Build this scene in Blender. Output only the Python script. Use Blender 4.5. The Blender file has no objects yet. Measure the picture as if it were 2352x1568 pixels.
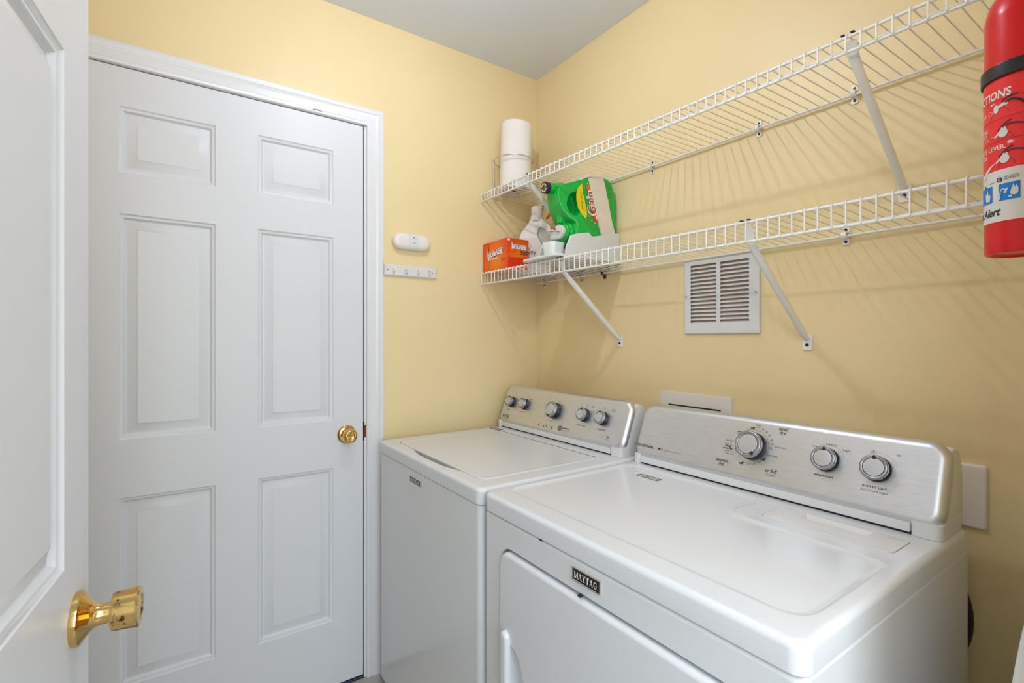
import bpy, bmesh, math, random
from mathutils import Vector, Matrix
from math import sin, cos, pi, radians
random.seed(7)
S = bpy.context.scene
COL = S.collection

# ------------------------------------------------------------------ camera
TH = 0.6042
cam = bpy.data.cameras.new('camera')
cam.sensor_width = 36.0
cam.lens = 36.0 * 1131.43 / 2352
cam.shift_y = -5.0 / 2352
cam.clip_start = 0.02
camo = bpy.data.objects.new('camera', cam)
COL.objects.link(camo)
fwd = Vector((-cos(TH), sin(TH), 0)); rgt = Vector((sin(TH), cos(TH), 0)); upv = Vector((0, 0, 1))
camo.matrix_world = Matrix.Translation((1.8067, -1.3864, 1.2463)) @ Matrix((
    (rgt.x, upv.x, -fwd.x), (rgt.y, upv.y, -fwd.y), (rgt.z, upv.z, -fwd.z))).to_4x4()
S.camera = camo

# ------------------------------------------------------------------ world, lights, exposure
S.view_settings.view_transform = 'Standard'
S.view_settings.look = 'None'
S.view_settings.gamma = 1.0
S.view_settings.use_curve_mapping = False
S.view_settings.exposure = 0.30
W = bpy.data.worlds.new('world'); S.world = W; W.use_nodes = True
W.node_tree.nodes['Background'].inputs[0].default_value = (0.75, 0.85, 1.0, 1)
W.node_tree.nodes['Background'].inputs[1].default_value = 0.3

def area(name, loc, target, sx, sy, power, color=(1, 1, 1)):
    l = bpy.data.lights.new(name, 'AREA'); l.shape = 'RECTANGLE'; l.size = sx; l.size_y = sy
    l.energy = power; l.color = color
    o = bpy.data.objects.new(name, l); COL.objects.link(o); o.location = loc
    o.rotation_euler = (Vector(target) - Vector(loc)).to_track_quat('-Z', 'Y').to_euler()
    return o
LAMP = (0.82, -0.87, 2.335)
BULB_STRENGTH = 650.0
area('hall_cool_fill', (3.1, -1.3, 1.5), (0.4, -0.9, 1.1), 1.3, 1.7, 28, (0.80, 0.91, 1.0))  # added fill: unseen cool area light in the hall, no window modelled
area('hall_fill', (2.55, -2.35, 2.05), (1.1, 0.0, 1.25), 0.9, 0.7, 15, (0.84, 0.93, 1.0))
area('hall_top_fill', (2.35, -1.3, 2.40), (2.1, -1.2, 0.0), 0.7, 0.7, 6, (0.95, 0.97, 1.0))  # extra fill added high in the unseen hall, no fixture behind it

# ------------------------------------------------------------------ materials
def s2l(c):
    return c / 12.92 if c <= 0.04045 else ((c + 0.055) / 1.055) ** 2.4
def rgb(r, g, b):
    return (s2l(r / 255), s2l(g / 255), s2l(b / 255), 1)
def mat(name, col, rough=0.5, metal=0.0, coat=0.0, spec=0.5, emit=None, estr=0, trans=0, sss=0):
    m = bpy.data.materials.new(name); m.use_nodes = True
    p = m.node_tree.nodes['Principled BSDF']
    p.inputs['Base Color'].default_value = rgb(*col)
    p.inputs['Roughness'].default_value = rough
    p.inputs['Metallic'].default_value = metal
    p.inputs['Coat Weight'].default_value = coat
    p.inputs['Coat Roughness'].default_value = 0.06
    p.inputs['Specular IOR Level'].default_value = spec
    if trans: p.inputs['Transmission Weight'].default_value = trans
    if sss:
        p.inputs['Subsurface Weight'].default_value = sss
        p.inputs['Subsurface Radius'].default_value = (0.01, 0.01, 0.01)
    if emit:
        p.inputs['Emission Color'].default_value = rgb(*emit)
        p.inputs['Emission Strength'].default_value = estr
    return m
def nd(m, t, **kw):
    n = m.node_tree.nodes.new(t)
    for k, v in kw.items(): setattr(n, k, v)
    return n
def lk(m, a, b): m.node_tree.links.new(a, b)
def bump(m, scale=(1, 1, 1), nscale=60, strength=0.1, dist=0.001, detail=4):
    tc = nd(m, 'ShaderNodeTexCoord'); mp = nd(m, 'ShaderNodeMapping'); mp.inputs['Scale'].default_value = scale
    nz = nd(m, 'ShaderNodeTexNoise'); nz.inputs['Scale'].default_value = nscale; nz.inputs['Detail'].default_value = detail
    b = nd(m, 'ShaderNodeBump'); b.inputs['Strength'].default_value = strength; b.inputs['Distance'].default_value = dist
    lk(m, tc.outputs['Object'], mp.inputs['Vector']); lk(m, mp.outputs['Vector'], nz.inputs['Vector'])
    lk(m, nz.outputs['Fac'], b.inputs['Height']); lk(m, b.outputs['Normal'], m.node_tree.nodes['Principled BSDF'].inputs['Normal'])
    return nz
def mixcol(m, fac_out, c1, c2, lo=0.4, hi=0.6):
    r = nd(m, 'ShaderNodeValToRGB')
    r.color_ramp.elements[0].position = lo; r.color_ramp.elements[0].color = rgb(*c1)
    r.color_ramp.elements[1].position = hi; r.color_ramp.elements[1].color = rgb(*c2)
    lk(m, fac_out, r.inputs['Fac']); lk(m, r.outputs['Color'], m.node_tree.nodes['Principled BSDF'].inputs['Base Color'])
    return r

M_wall = mat('yellow_wall_paint', (234, 217, 172), 0.42, spec=0.35)
nz = bump(M_wall, nscale=170, strength=0.22, dist=0.0012, detail=5)
# a few small scuffs of their own in the paint
tc = nd(M_wall, 'ShaderNodeTexCoord'); n2 = nd(M_wall, 'ShaderNodeTexNoise'); n2.inputs['Scale'].default_value = 3.0
lk(M_wall, tc.outputs['Object'], n2.inputs['Vector'])
mixcol(M_wall, n2.outputs['Fac'], (236, 214, 162), (238, 216, 167), 0.3, 0.7)
M_ceil = mat('white_ceiling_paint', (228, 234, 247), 0.7); bump(M_ceil, nscale=120, strength=0.15)
M_door = mat('white_door_paint', (222, 223, 226), 0.42, spec=0.42)
bump(M_door, scale=(14, 14, 0.7), nscale=26, strength=0.10, dist=0.0006, detail=6)
M_trim = mat('white_trim_paint', (228, 228, 230), 0.28)
M_floor = mat('pale_vinyl_floor', (176, 172, 166), 0.35)
M_hall = mat('white_hall_paint', (205, 205, 203), 0.6)
M_appl = mat('white_enamel', (222, 224, 227), 0.27, coat=0.25)
bump(M_appl, nscale=300, strength=0.02, dist=0.0004)
M_plastic = mat('white_plastic', (224, 223, 222), 0.32)
M_cream = mat('cream_plastic', (232, 224, 214), 0.4)
M_wire = mat('white_vinyl_coated_wire', (238, 236, 230), 0.3)
M_steel = mat('brushed_stainless', (196, 194, 192), 0.36, metal=1.0)
nz = bump(M_steel, scale=(1.5, 60, 60), nscale=22, strength=0.28, dist=0.0004, detail=6)
rr = nd(M_steel, 'ShaderNodeMapRange'); rr.inputs['To Min'].default_value = 0.34; rr.inputs['To Max'].default_value = 0.46
lk(M_steel, nz.outputs['Fac'], rr.inputs['Value']); lk(M_steel, rr.outputs['Result'], M_steel.node_tree.nodes['Principled BSDF'].inputs['Roughness'])
mixcol(M_steel, nz.outputs['Fac'], (206, 208, 214), (229, 232, 239), 0.25, 0.75)
M_chrome = mat('chrome', (215, 215, 215), 0.12, metal=1.0)
M_ringm = mat('knob_ring_metal', (168, 170, 176), 0.34, metal=1.0)
M_capm = mat('knob_cap_metal', (206, 208, 214), 0.38, metal=0.75)
M_satin = mat('satin_metal', (205, 205, 205), 0.25, metal=1.0)
M_dark = mat('black_plastic', (28, 28, 30), 0.35)
M_grey = mat('grey_rubber', (120, 120, 118), 0.5)
M_ink = mat('black_ink', (40, 38, 38), 0.6)
M_inkg = mat('grey_ink', (112, 110, 108), 0.6)
M_white = mat('white_print', (242, 240, 238), 0.5)
M_brass = mat('polished_brass', (224, 188, 122), 0.10, metal=1.0)
M_wbrass = mat('worn_brass', (222, 176, 88), 0.12, metal=1.0)
tc = nd(M_wbrass, 'ShaderNodeTexCoord'); vz = nd(M_wbrass, 'ShaderNodeTexNoise'); vz.inputs['Scale'].default_value = 34; vz.inputs['Detail'].default_value = 9; vz.inputs['Roughness'].default_value = 0.75
lk(M_wbrass, tc.outputs['Object'], vz.inputs['Vector'])
r_ = mixcol(M_wbrass, vz.outputs['Fac'], (112, 74, 44), (222, 186, 120), 0.42, 0.46)
M_rust = mat('tarnished_strike', (120, 78, 44), 0.45, metal=0.8)
M_gap = mat('dark_gap', (52, 48, 46), 0.9)
M_navy = mat('navy_threshold', (40, 54, 78), 0.5)
M_duct = mat('brown_duct_inside', (176, 150, 126), 0.8)
M_bulb = mat('lit_bulb', (255, 240, 220), 0.5, emit=(236, 242, 255), estr=BULB_STRENGTH)
M_red = mat('red_enamel', (218, 4, 20), 0.3, coat=0.15, spec=0.4)
M_redl = mat('red_label', (244, 36, 44), 0.35)
M_dred = mat('dark_red', (150, 16, 26), 0.4)
M_blue = mat('blue_print', (18, 122, 206), 0.4)
M_labelw = mat('white_label', (228, 224, 220), 0.35)
M_green = mat('green_bottle', (6, 176, 62), 0.27, coat=0.15, sss=0.05)
M_greenl = mat('green_label', (24, 168, 54), 0.4)
M_yel = mat('yellow_print', (240, 208, 8), 0.4)
M_org = mat('orange_print', (246, 96, 34), 0.4)
M_redp = mat('red_print', (214, 44, 26), 0.4)
M_navyc = mat('navy_cap', (26, 26, 62), 0.35)
M_mauve = mat('mauve_plastic', (196, 170, 188), 0.3)
M_soft = mat('translucent_white_bottle', (232, 224, 216), 0.35, sss=0.2)
M_softl = mat('pale_blue_label', (196, 210, 226), 0.4)
M_cup = mat('translucent_cup', (236, 240, 236), 0.2, sss=0.3)
M_paper = mat('paper_towel', (240, 233, 226), 0.9); bump(M_paper, nscale=260, strength=0.4, dist=0.001)
M_strap = mat('cream_strap', (232, 220, 206), 0.5)
M_redb = mat('red_button', (200, 22, 30), 0.25)
M_hook = mat('pale_ceramic_hook', (240, 224, 208), 0.3)
M_chip = mat('chipped_patch', (150, 138, 130), 0.8)
M_rubber = mat('black_rubber', (14, 14, 15), 0.5)
M_fabric = mat('white_cover', (226, 226, 228), 0.75)
# printed box artwork: orange glow fading to red-orange
M_box = mat('orange_box_print', (240, 84, 16), 0.4)
tc = nd(M_box, 'ShaderNodeTexCoord')
mp = nd(M_box, 'ShaderNodeMapping'); mp.inputs['Location'].default_value = (-0.10, 0.225, -1.575)
ln = nd(M_box, 'ShaderNodeVectorMath', operation='LENGTH')
lk(M_box, tc.outputs['Object'], mp.inputs['Vector']); lk(M_box, mp.outputs['Vector'], ln.inputs[0])
mixcol(M_box, ln.outputs['Value'], (250, 150, 0), (240, 70, 16), 0.055, 0.115)
M_boxr = mat('red_orange_print', (226, 52, 14), 0.4)

# ------------------------------------------------------------------ mesh builder
def ident(x, y, z): return Vector((x, y, z))
def frame(o, ex, ey):
    o = Vector(o); ex = Vector(ex).normalized(); ey = Vector(ey).normalized(); ez = ex.cross(ey)
    return lambda x, y, z: o + ex * x + ey * y + ez * z
def axisT(o, d):
    d = Vector(d).normalized(); a = Vector((0, 0, 1)) if abs(d.z) < 0.9 else Vector((1, 0, 0))
    ex = a.cross(d).normalized(); ey = d.cross(ex)
    o = Vector(o)
    return lambda x, y, z: o + ex * x + ey * y + d * z

class MB:
    def __init__(s): s.v = []; s.f = []; s.m = []
    def add(s, verts, faces, T=ident, mi=0):
        b = len(s.v)
        s.v += [tuple(T(*p)) for p in verts]
        for f in faces: s.f.append([b + i for i in f]); s.m.append(mi)
    def bm(s, bm, T=ident, mi=0):
        bm.verts.index_update()
        s.add([v.co[:] for v in bm.verts], [[v.index for v in f.verts] for f in bm.faces], T, mi)
    def box(s, x0, x1, y0, y1, z0, z1, bev=0, seg=3, T=ident, mi=0):
        bm = bmesh.new()
        bmesh.ops.create_cube(bm, size=1)
        for v in bm.verts:
            v.co = Vector(((x0 + x1) / 2 + v.co.x * (x1 - x0), (y0 + y1) / 2 + v.co.y * (y1 - y0), (z0 + z1) / 2 + v.co.z * (z1 - z0)))
        if bev: bmesh.ops.bevel(bm, geom=list(bm.edges), offset=bev, segments=seg, affect='EDGES', profile=0.5)
        s.bm(bm, T, mi); bm.free(); return s
    def rings(s, rs, c0=True, c1=True, T=ident, mi=0, close=True):
        n = len(rs[0]); v = [p for r in rs for p in r]; f = []
        for k in range(len(rs) - 1):
            for i in range(n if close else n - 1):
                j = (i + 1) % n
                f.append([k * n + i, k * n + j, (k + 1) * n + j, (k + 1) * n + i])
        if c0: f.append(list(range(n))[::-1])
        if c1: f.append([(len(rs) - 1) * n + i for i in range(n)])
        s.add(v, f, T, mi); return s
    def tube(s, pts, r, n=8, closed=False, T=ident, mi=0):
        P = [Vector(p) for p in pts]; N = len(P); rs = []; prev = None
        for i in range(N):
            if closed: t = (P[(i + 1) % N] - P[i - 1]).normalized()
            elif i == 0: t = (P[1] - P[0]).normalized()
            elif i == N - 1: t = (P[-1] - P[-2]).normalized()
            else: t = ((P[i + 1] - P[i]).normalized() + (P[i] - P[i - 1]).normalized()).normalized()
            if prev is None:
                a = Vector((0, 0, 1)) if abs(t.z) < 0.9 else Vector((1, 0, 0))
                u = t.cross(a).normalized()
            else: u = (prev - t * prev.dot(t)).normalized()
            prev = u; w = t.cross(u); R = r[i] if isinstance(r, (list, tuple)) else r
            rs.append([tuple(P[i] + u * (R * cos(2 * pi * k / n)) + w * (R * sin(2 * pi * k / n))) for k in range(n)])
        if closed: rs.append(rs[0])
        return s.rings(rs, not closed, not closed, T, mi)
    def lathe(s, prof, n=32, T=ident, mi=0):
        rs = [[(max(r, 1e-5) * cos(2 * pi * k / n), max(r, 1e-5) * sin(2 * pi * k / n), z) for k in range(n)] for r, z in prof]
        return s.rings(rs, True, True, T, mi)
    def prism(s, poly, h0, h1, T=ident, mi=0):
        return s.rings([[(x, y, h0) for x, y in poly], [(x, y, h1) for x, y in poly]], True, True, T, mi)
    def rr(s, x0, x1, y0, y1, r, prof, T=ident, mi=0, c0=True, c1=True):
        return s.rings([[(x, y, h) for x, y in rrect(x0 + i, x1 - i, y0 + i, y1 - i, max(r - i, 0.0006))] for i, h in prof], c0, c1, T, mi)
    def fill(s, outer, holes, h=0.0, T=ident, mi=0):
        bm = bmesh.new(); es = []
        for loop in [outer] + holes:
            vs = [bm.verts.new((x, y, 0)) for x, y in loop]
            es += [bm.edges.new((vs[i], vs[(i + 1) % len(vs)])) for i in range(len(vs))]
        bmesh.ops.triangle_fill(bm, use_beauty=True, use_dissolve=False, edges=es, normal=(0, 0, 1))
        for v in bm.verts: v.co.z = h
        bmesh.ops.recalc_face_normals(bm, faces=bm.faces)
        if bm.faces and sum(f.normal.z for f in bm.faces) < 0: bmesh.ops.reverse_faces(bm, faces=bm.faces)
        s.bm(bm, T, mi); bm.free(); return s
    def text(s, txt, cx, cy, w=None, h=None, T=ident, mi=0, off=0.0, shear=0.0, align='CENTER', z=0.0, rot=0.0, subd=0):
        cu = bpy.data.curves.new('t', 'FONT'); cu.body = txt; cu.size = 1; cu.offset = off; cu.shear = shear
        cu.resolution_u = 3; cu.align_x = 'CENTER'; cu.space_line = 0.85
        o = bpy.data.objects.new('t', cu); COL.objects.link(o)
        bpy.context.view_layer.update()
        me = o.to_mesh(); V = [v.co.copy() for v in me.vertices]; F = [list(p.vertices) for p in me.polygons]
        o.to_mesh_clear(); bpy.data.objects.remove(o); bpy.data.curves.remove(cu)
        if not V: return s
        xa = min(v.x for v in V); xb = max(v.x for v in V); ya = min(v.y for v in V); yb = max(v.y for v in V)
        sx = sy = None
        if h: sy = h / (yb - ya)
        if w: sx = w / (xb - xa)
        sx = sx or sy; sy = sy or sx
        ax = {'CENTER': (xa + xb) / 2, 'LEFT': xa, 'RIGHT': xb}[align]
        c, q = cos(rot), sin(rot); out = []
        for v in V:
            a = (v.x - ax) * sx; b = (v.y - (ya + yb) / 2) * sy
            out.append((cx + a * c - b * q, cy + a * q + b * c, z))
        s.add(out, F, T, mi); return s
    def build(s, name, mats, parent=None, sharp=50, smooth=True, wn=True):
        me = bpy.data.meshes.new(name); me.from_pydata(s.v, [], s.f)
        if not isinstance(mats, (list, tuple)): mats = [mats]
        for m in mats: me.materials.append(m)
        me.polygons.foreach_set('material_index', s.m)
        bm = bmesh.new(); bm.from_mesh(me); bmesh.ops.remove_doubles(bm, verts=bm.verts, dist=2e-6)
        bm.to_mesh(me); bm.free()
        if smooth:
            me.polygons.foreach_set('use_smooth', [True] * len(me.polygons)); me.set_sharp_from_angle(angle=radians(sharp))
        me.update()
        o = bpy.data.objects.new(name, me); COL.objects.link(o)
        if smooth and wn:
            w = o.modifiers.new('wn', 'WEIGHTED_NORMAL'); w.keep_sharp = True
        if parent:
            o.parent = parent; o.matrix_parent_inverse = Matrix.Translation(parent.location).inverted() if parent.type == 'EMPTY' else Matrix()
        return o

def rrect(x0, x1, y0, y1, r, n=5):
    r = min(r, (x1 - x0) / 2.001, (y1 - y0) / 2.001); P = []
    for cx, cy, a in ((x1 - r, y1 - r, 0), (x0 + r, y1 - r, 90), (x0 + r, y0 + r, 180), (x1 - r, y0 + r, 270)):
        for k in range(n + 1):
            t = radians(a + 90 * k / n); P.append((cx + r * cos(t), cy + r * sin(t)))
    return P
def roundpoly(pts, r, n=5):
    out = []; N = len(pts)
    for i in range(N):
        p = Vector(pts[i]).to_2d(); a = Vector(pts[i - 1]).to_2d(); b = Vector(pts[(i + 1) % N]).to_2d()
        R = r[i] if isinstance(r, (list, tuple)) else r
        d1 = (a - p); d2 = (b - p); L = min(R, d1.length * .49, d2.length * .49)
        s0 = p + d1.normalized() * L; s1 = p + d2.normalized() * L
        for k in range(n + 1):
            t = k / n; q = s0 * (1 - t) ** 2 + p * 2 * t * (1 - t) + s1 * t * t; out.append((q.x, q.y))
    return out
def insetpoly(pts, d):
    N = len(pts); out = []
    ar = sum(pts[i][0] * pts[(i + 1) % N][1] - pts[(i + 1) % N][0] * pts[i][1] for i in range(N)); sg = 1 if ar > 0 else -1
    for i in range(N):
        a = Vector(pts[i - 1]).to_2d(); b = Vector(pts[(i + 1) % N]).to_2d(); t = (b - a)
        if t.length < 1e-9: out.append(pts[i]); continue
        t.normalize(); nn = Vector((-t.y, t.x)) * sg; out.append((pts[i][0] + nn.x * d, pts[i][1] + nn.y * d))
    return out
def thing(name, label, cat, loc=(0, 0, 0), group=None):
    o = bpy.data.objects.new(name, None); COL.objects.link(o); o.location = loc; o.empty_display_size = 0.05
    o['label'] = label; o['category'] = cat
    if group: o['group'] = group
    return o
def struct(o, label=None):
    o['kind'] = 'structure'
    if label: o['label'] = label
    return o

# ------------------------------------------------------------------ room shell
H = 2.44
XR, XO = 1.70, 1.815          # side wall with the doorway the camera stands in
YD = -1.76
HX = 3.3
def slab(name, m, *b, label=None):
    return struct(MB().box(*b).build(name, m, wn=False), label)
slab('floor', M_floor, -0.15, HX, -3.0, 0.12, -0.08, 0.0, label='pale vinyl floor of the laundry room')
slab('ceiling', M_ceil, -0.15, HX, -3.0, 0.12, H, H + 0.08, label='white ceiling above the yellow walls')
# left wall with the opening for the closed door
mb = MB()
JA, JB, JT = -1.638, -0.7955, 2.0335
mb.box(-0.12, 0, JB, 0.12, 0, H); mb.box(-0.12, 0, YD - 0.12, JA, 0, H); mb.box(-0.12, 0, JA, JB, JT, H)
struct(mb.build('wall_left', M_wall, wn=False), 'yellow wall holding the closed six panel door')
slab('wall_right', M_wall, 0.0, XO, 0, 0.12, 0, H, label='yellow wall behind the washer and dryer')
slab('wall_front', M_wall, 0.0, XO, YD - 0.12, YD, 0, H, label='yellow wall behind the open door')
mb = MB()
mb.box(XR, XO, -0.66, 0.0, 0, H); mb.box(XR, XO, YD, -1.58, 0, H); mb.box(XR, XO, -1.58, -0.66, 2.05, H)
struct(mb.build('wall_near', M_wall, wn=False), 'yellow wall with the doorway into the laundry room')
slab('wall_hall', M_hall, HX, HX + 0.1, -3.0, 0.12, 0, H, label='pale hall wall outside the doorway')
slab('wall_hall_end', M_hall, XO, HX, -3.1, -3.0, 0, H, label='pale hall wall at the far end of the hall')
slab('wall_hall_side', M_hall, XO, HX, 0.02, 0.12, 0, H, label='pale hall wall beside the doorway')
struct(MB().box(0.0005, 0.013, -0.735, -0.013, 0.0, 0.083, 0.003, 2).build('baseboard_left', M_trim), 'white baseboard right of the closed door')
struct(MB().box(0.0, XR, -0.0125, -0.0005, 0.0, 0.083, 0.003, 2).build('baseboard_right', M_trim), 'white baseboard behind the washer and dryer')

# casing round the closed door (mitred profile sweep) and its jamb
prof = [(0, 0), (0, .0065), (.004, .0105), (.011, .0115), (.0135, .0095), (.016, .0095), (.019, .0105), (.032, .0105), (.042, .0125), (.046, .0165), (.048, .0175), (.056, .018), (.0605, .0165), (.0608, 0)]
stn = []
for (y, z, sy, sz) in ((JA, 0.0, -1, 0), (JA, JT, -1, 1), (JB, JT, 1, 1), (JB, 0.0, 1, 0)):
    stn.append([(0.0003 + t, y + sy * o_, z + sz * o_) for o_, t in prof])
mb = MB().rings(stn)
# nicks in the head casing where the latch plate was
mb.box(0.0118, 0.0121, -0.985, -0.955, JT + 0.008, JT + 0.0105, mi=1)
mb.box(0.0118, 0.0121, -0.978, -0.962, JT + 0.0115, JT + 0.0125, mi=1)
struct(mb.build('trim_1', [M_trim, M_chip]), 'white moulded casing around the closed door')
mb = MB()
mb.box(-0.12, -0.0002, JB - 0.0075, JB, 0, JT); mb.box(-0.12, -0.0002, JA, JA + 0.0075, 0, JT); mb.box(-0.12, -0.0002, JA, JB, JT - 0.0007, JT + 0.004)
mb.box(-0.055, -0.0395, JB - 0.02, JB - 0.0075, 0.02, JT - 0.002, mi=1); mb.box(-0.055, -0.0395, JA + 0.0075, JA + 0.02, 0.02, JT, mi=1)
mb.box(-0.055, -0.0395, JA, JB, JT - 0.014, JT - 0.001, mi=1)
jamb = struct(mb.build('trim_2', [M_trim, M_gap]), 'white jamb lining behind the closed door')
MB().box(-0.030, 0.0005, JB - 0.0085, JB - 0.0065, 0.872, 0.942).box(-0.004, 0.0012, JB - 0.0085, JB + 0.004, 0.885, 0.930).build('strike_plate', M_rust, jamb)
struct(MB().box(-0.11, -0.0165, JA + 0.008, JB - 0.008, 0.0, 0.011, 0.002, 2).box(-0.016, 0.004, JA + .008, JB - .008, 0, 0.009, .002, 2).build('trim_3', M_navy), 'dark blue threshold strip under the closed door')

PW = (0.1064, 0.3466, 0.4663, 0.7063)      # panel edges across a leaf, from the latch side
PZ = ((0.2431, 0.7879), (0.9564, 1.6091), (1.7269, 1.9185))
PROF = [(0, 0), (.0010, -.0012), (.0035, -.0040), (.0065, -.0052), (.0090, -.0054), (.0105, -.0062), (.0125, -.0105), (.0150, -.0128), (.0180, -.0130), (.0220, -.0116), (.0420, -.0036), (.0440, -.0014), (.0455, -.0010)]
def door_leaf(mb, w, z0, z1, thick, T):
    xs = [0, PW[0], PW[1], PW[2], PW[3], w]; zs = [z0]
    for a, b in PZ: zs += [a, b]
    zs.append(z1)
    for i in range(5):
        for k in range(7):
            x0, x1, a, b = xs[i], xs[i + 1], zs[k], zs[k + 1]
            if i in (1, 3) and k in (1, 3, 5):
                mb.rings([[(x0 + d, a + d, h), (x1 - d, a + d, h), (x1 - d, b - d, h), (x0 + d, b - d, h)] for d, h in PROF], False, True, T)
            else: mb.add([(x0, a, 0), (x1, a, 0), (x1, b, 0), (x0, b, 0)], [[0, 1, 2, 3]], T)
    # edges and back
    t = -thick
    P = [(0, z0), (w, z0), (w, z1), (0, z1)]
    mb.rings([[(x, y, 0) for x, y in P], [(x, y, t) for x, y in P]], False, True, T)
# closed door: local x from the latch edge towards -Y ; outward +X
T1 = lambda x, y, z: Vector((z, -0.8068 - x, y))
mb = MB(); door_leaf(mb, 0.8127, 0.013, 2.030, 0.035, T1)
door1 = struct(mb.build('door_1', M_door, sharp=38), 'closed white six panel door')
def round_knob(parent, c, ax):
    T = axisT(c, ax)
    MB().lathe([(0, 0.0002), (.033, .0002), (.0335, .002), (.031, .006), (.023, .0085), (.018, .009), (.0, .009)], 40, T).build('rosette', M_brass, parent, sharp=50)
    MB().lathe([(.0, .009), (.012, .009), (.0105, .018), (.0125, .026), (.0205, .031), (.0255, .038), (.0262, .045), (.0235, .052), (.018, .0565), (.016, .0565), (.0145, .0535), (.009, .052), (0, .052)], 40, T).build('knob', M_brass, parent, sharp=50)
round_knob(door1, (0.0, -0.867, 0.9035), (1, 0, 0))

# open door on the left, leaning back into the room
DD = Vector((-0.9938, 0.1117, 0)).normalized(); DN = Vector((0.1117, 0.9938, 0)).normalized()
E0 = Vector((0.8735, -1.4857, 0))
T2 = lambda x, y, z: E0 - DD * x + DN * z + Vector((0, 0, y))
mb = MB(); door_leaf(mb, 0.812, 0.012, 2.036, 0.035, T2)
door2 = struct(mb.build('door_2', M_door, sharp=38), 'open white panelled door at the left edge, seen from close by')
kp = T2(0.060, 0.8725, 0.0)
T = axisT(kp, DN)
MB().lathe([(0, .0002), (.0345, .0002), (.0352, .004), (.0345, .0075), (.030, .0095), (.020, .016), (.0150, .0215), (.0135, .028), (.0135, .0345), (.0, .0345)], 48, T).build('rosette', M_brass, door2, sharp=50)
MB().lathe([(0, .0345), (.0128, .0345), (.0128, .0385), (.0235, .0395), (.0250, .043), (.0262, .066), (.0268, .0685), (.0250, .0705), (.0165, .071), (.0155, .0698), (0, .0698)], 48, T).build('knob', M_wbrass, door2, sharp=40)
for zc in (0.25, 1.02, 1.80):
    MB().tube([T2(0.815, zc - 0.045, -0.002), T2(0.815, zc + 0.045, -0.002)], 0.006, 10).build('hinge', M_brass, door2)
for zc in (0.25, 1.80):
    MB().tube([(-0.0, 0, 0), (0, 0, 0.09)], 0.006, 10, T=lambda x, y, z, zc=zc: Vector((0.0065, -1.6225 + y, zc + z)) + Vector((x, 0, 0))).build('hinge', M_brass, door1)

# ------------------------------------------------------------------ serif wordmark for the appliance badges
def serif_word(mb, x0, x1, yc, h, T, mi, z):
    # M A Y T A G drawn with thick and thin strokes and slab serifs, unit height letters
    def quad(a, b, w0, w1=None):
        w1 = w0 if w1 is None else w1
        return [(a[0] - w0 / 2, a[1]), (a[0] + w0 / 2, a[1]), (b[0] + w1 / 2, b[1]), (b[0] - w1 / 2, b[1])]
    def serif(x, y, w): return [(x - w / 2, y - .035), (x + w / 2, y - .035), (x + w / 2, y + .035), (x - w / 2, y + .035)]
    G = {
        'M': (1.0, [quad((.14, .0), (.14, 1), .07), quad((.84, 0), (.84, 1), .17), quad((.46, .02), (.16, 1), .12, .18), quad((.46, .02), (.80, 1), .08), serif(.14, .035, .26), serif(.84, .035, .34), serif(.12, .965, .24), serif(.86, .965, .28)]),
        'A': (.86, [quad((.14, 0), (.42, 1), .07, .06), quad((.70, 0), (.44, 1), .19, .16), [(.24, .30), (.60, .30), (.60, .37), (.24, .37)], serif(.14, .035, .26), serif(.70, .035, .32)]),
        'Y': (.84, [quad((.43, 0), (.43, .5), .17), quad((.43, .42), (.16, 1), .17, .18), quad((.46, .42), (.70, 1), .08), serif(.43, .035, .34), serif(.16, .965, .30), serif(.70, .965, .24)]),
        'T': (.78, [quad((.39, 0), (.39, 1), .18), serif(.39, .035, .34), [(.04, .92), (.74, .92), (.74, 1), (.04, 1)], [(.04, .74), (.09, .74), (.09, 1), (.04, 1)], [(.69, .74), (.74, .74), (.74, 1), (.69, 1)]]),
        'G': (.88, [[(.70, .0), (.70, .46), (.56, .46), (.56, .12)], serif(.64, .46, .32), [(.68, .7), (.74, .7), (.74, 1), (.70, 1)]]),
    }
    adv = [G[c][0] for c in 'MAYTAG']; tot = sum(adv); sx = (x1 - x0) / tot; x = x0; k = 0
    for c in 'MAYTAG':
        for q in G[c][1]:
            k += 1
            mb.add([(x + a * sx, yc + (b - .5) * h, z + k * 2e-6) for a, b in q], [list(range(len(q)))], T, mi)
        if c == 'G':
            A = [radians(a) for a in range(50, 330, 14)]
            o = [(.42 + .34 * cos(a), .5 + .5 * sin(a)) for a in A]; i = [(.46 + .20 * cos(a), .5 + .42 * sin(a)) for a in A]
            for j in range(len(A) - 1):
                mb.add([(x + a * sx, yc + (b - .5) * h, z) for a, b in (o[j], o[j + 1], i[j + 1], i[j])], [[0, 1, 2, 3]], T, mi)
        x += G[c][0] * sx

def badge(parent, x0, x1, z0, z1, y):
    T = frame((0, y, 0), (1, 0, 0), (0, 0, 1))
    mb = MB()
    mb.rr(x0, x1, z0, z1, .0012, [(0, -.0005), (0, .0022), (.0008, .0032), (.0022, .0034), (.0028, .0026)], T, 0, c1=True)
    mb.rr(x0 + .0034, x1 - .0040, z0 + .0032, z1 - .0034, .0004, [(0, .0026), (0, .0030)], T, 1)
    serif_word(mb, x0 + .0075, x1 - .0075, (z0 + z1) / 2, (z1 - z0) * .47, T, 2, .0032)
    mb.build('badge', [M_chrome, M_dark, M_white], parent, smooth=False)['label'] = 'chrome framed black name badge'

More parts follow.
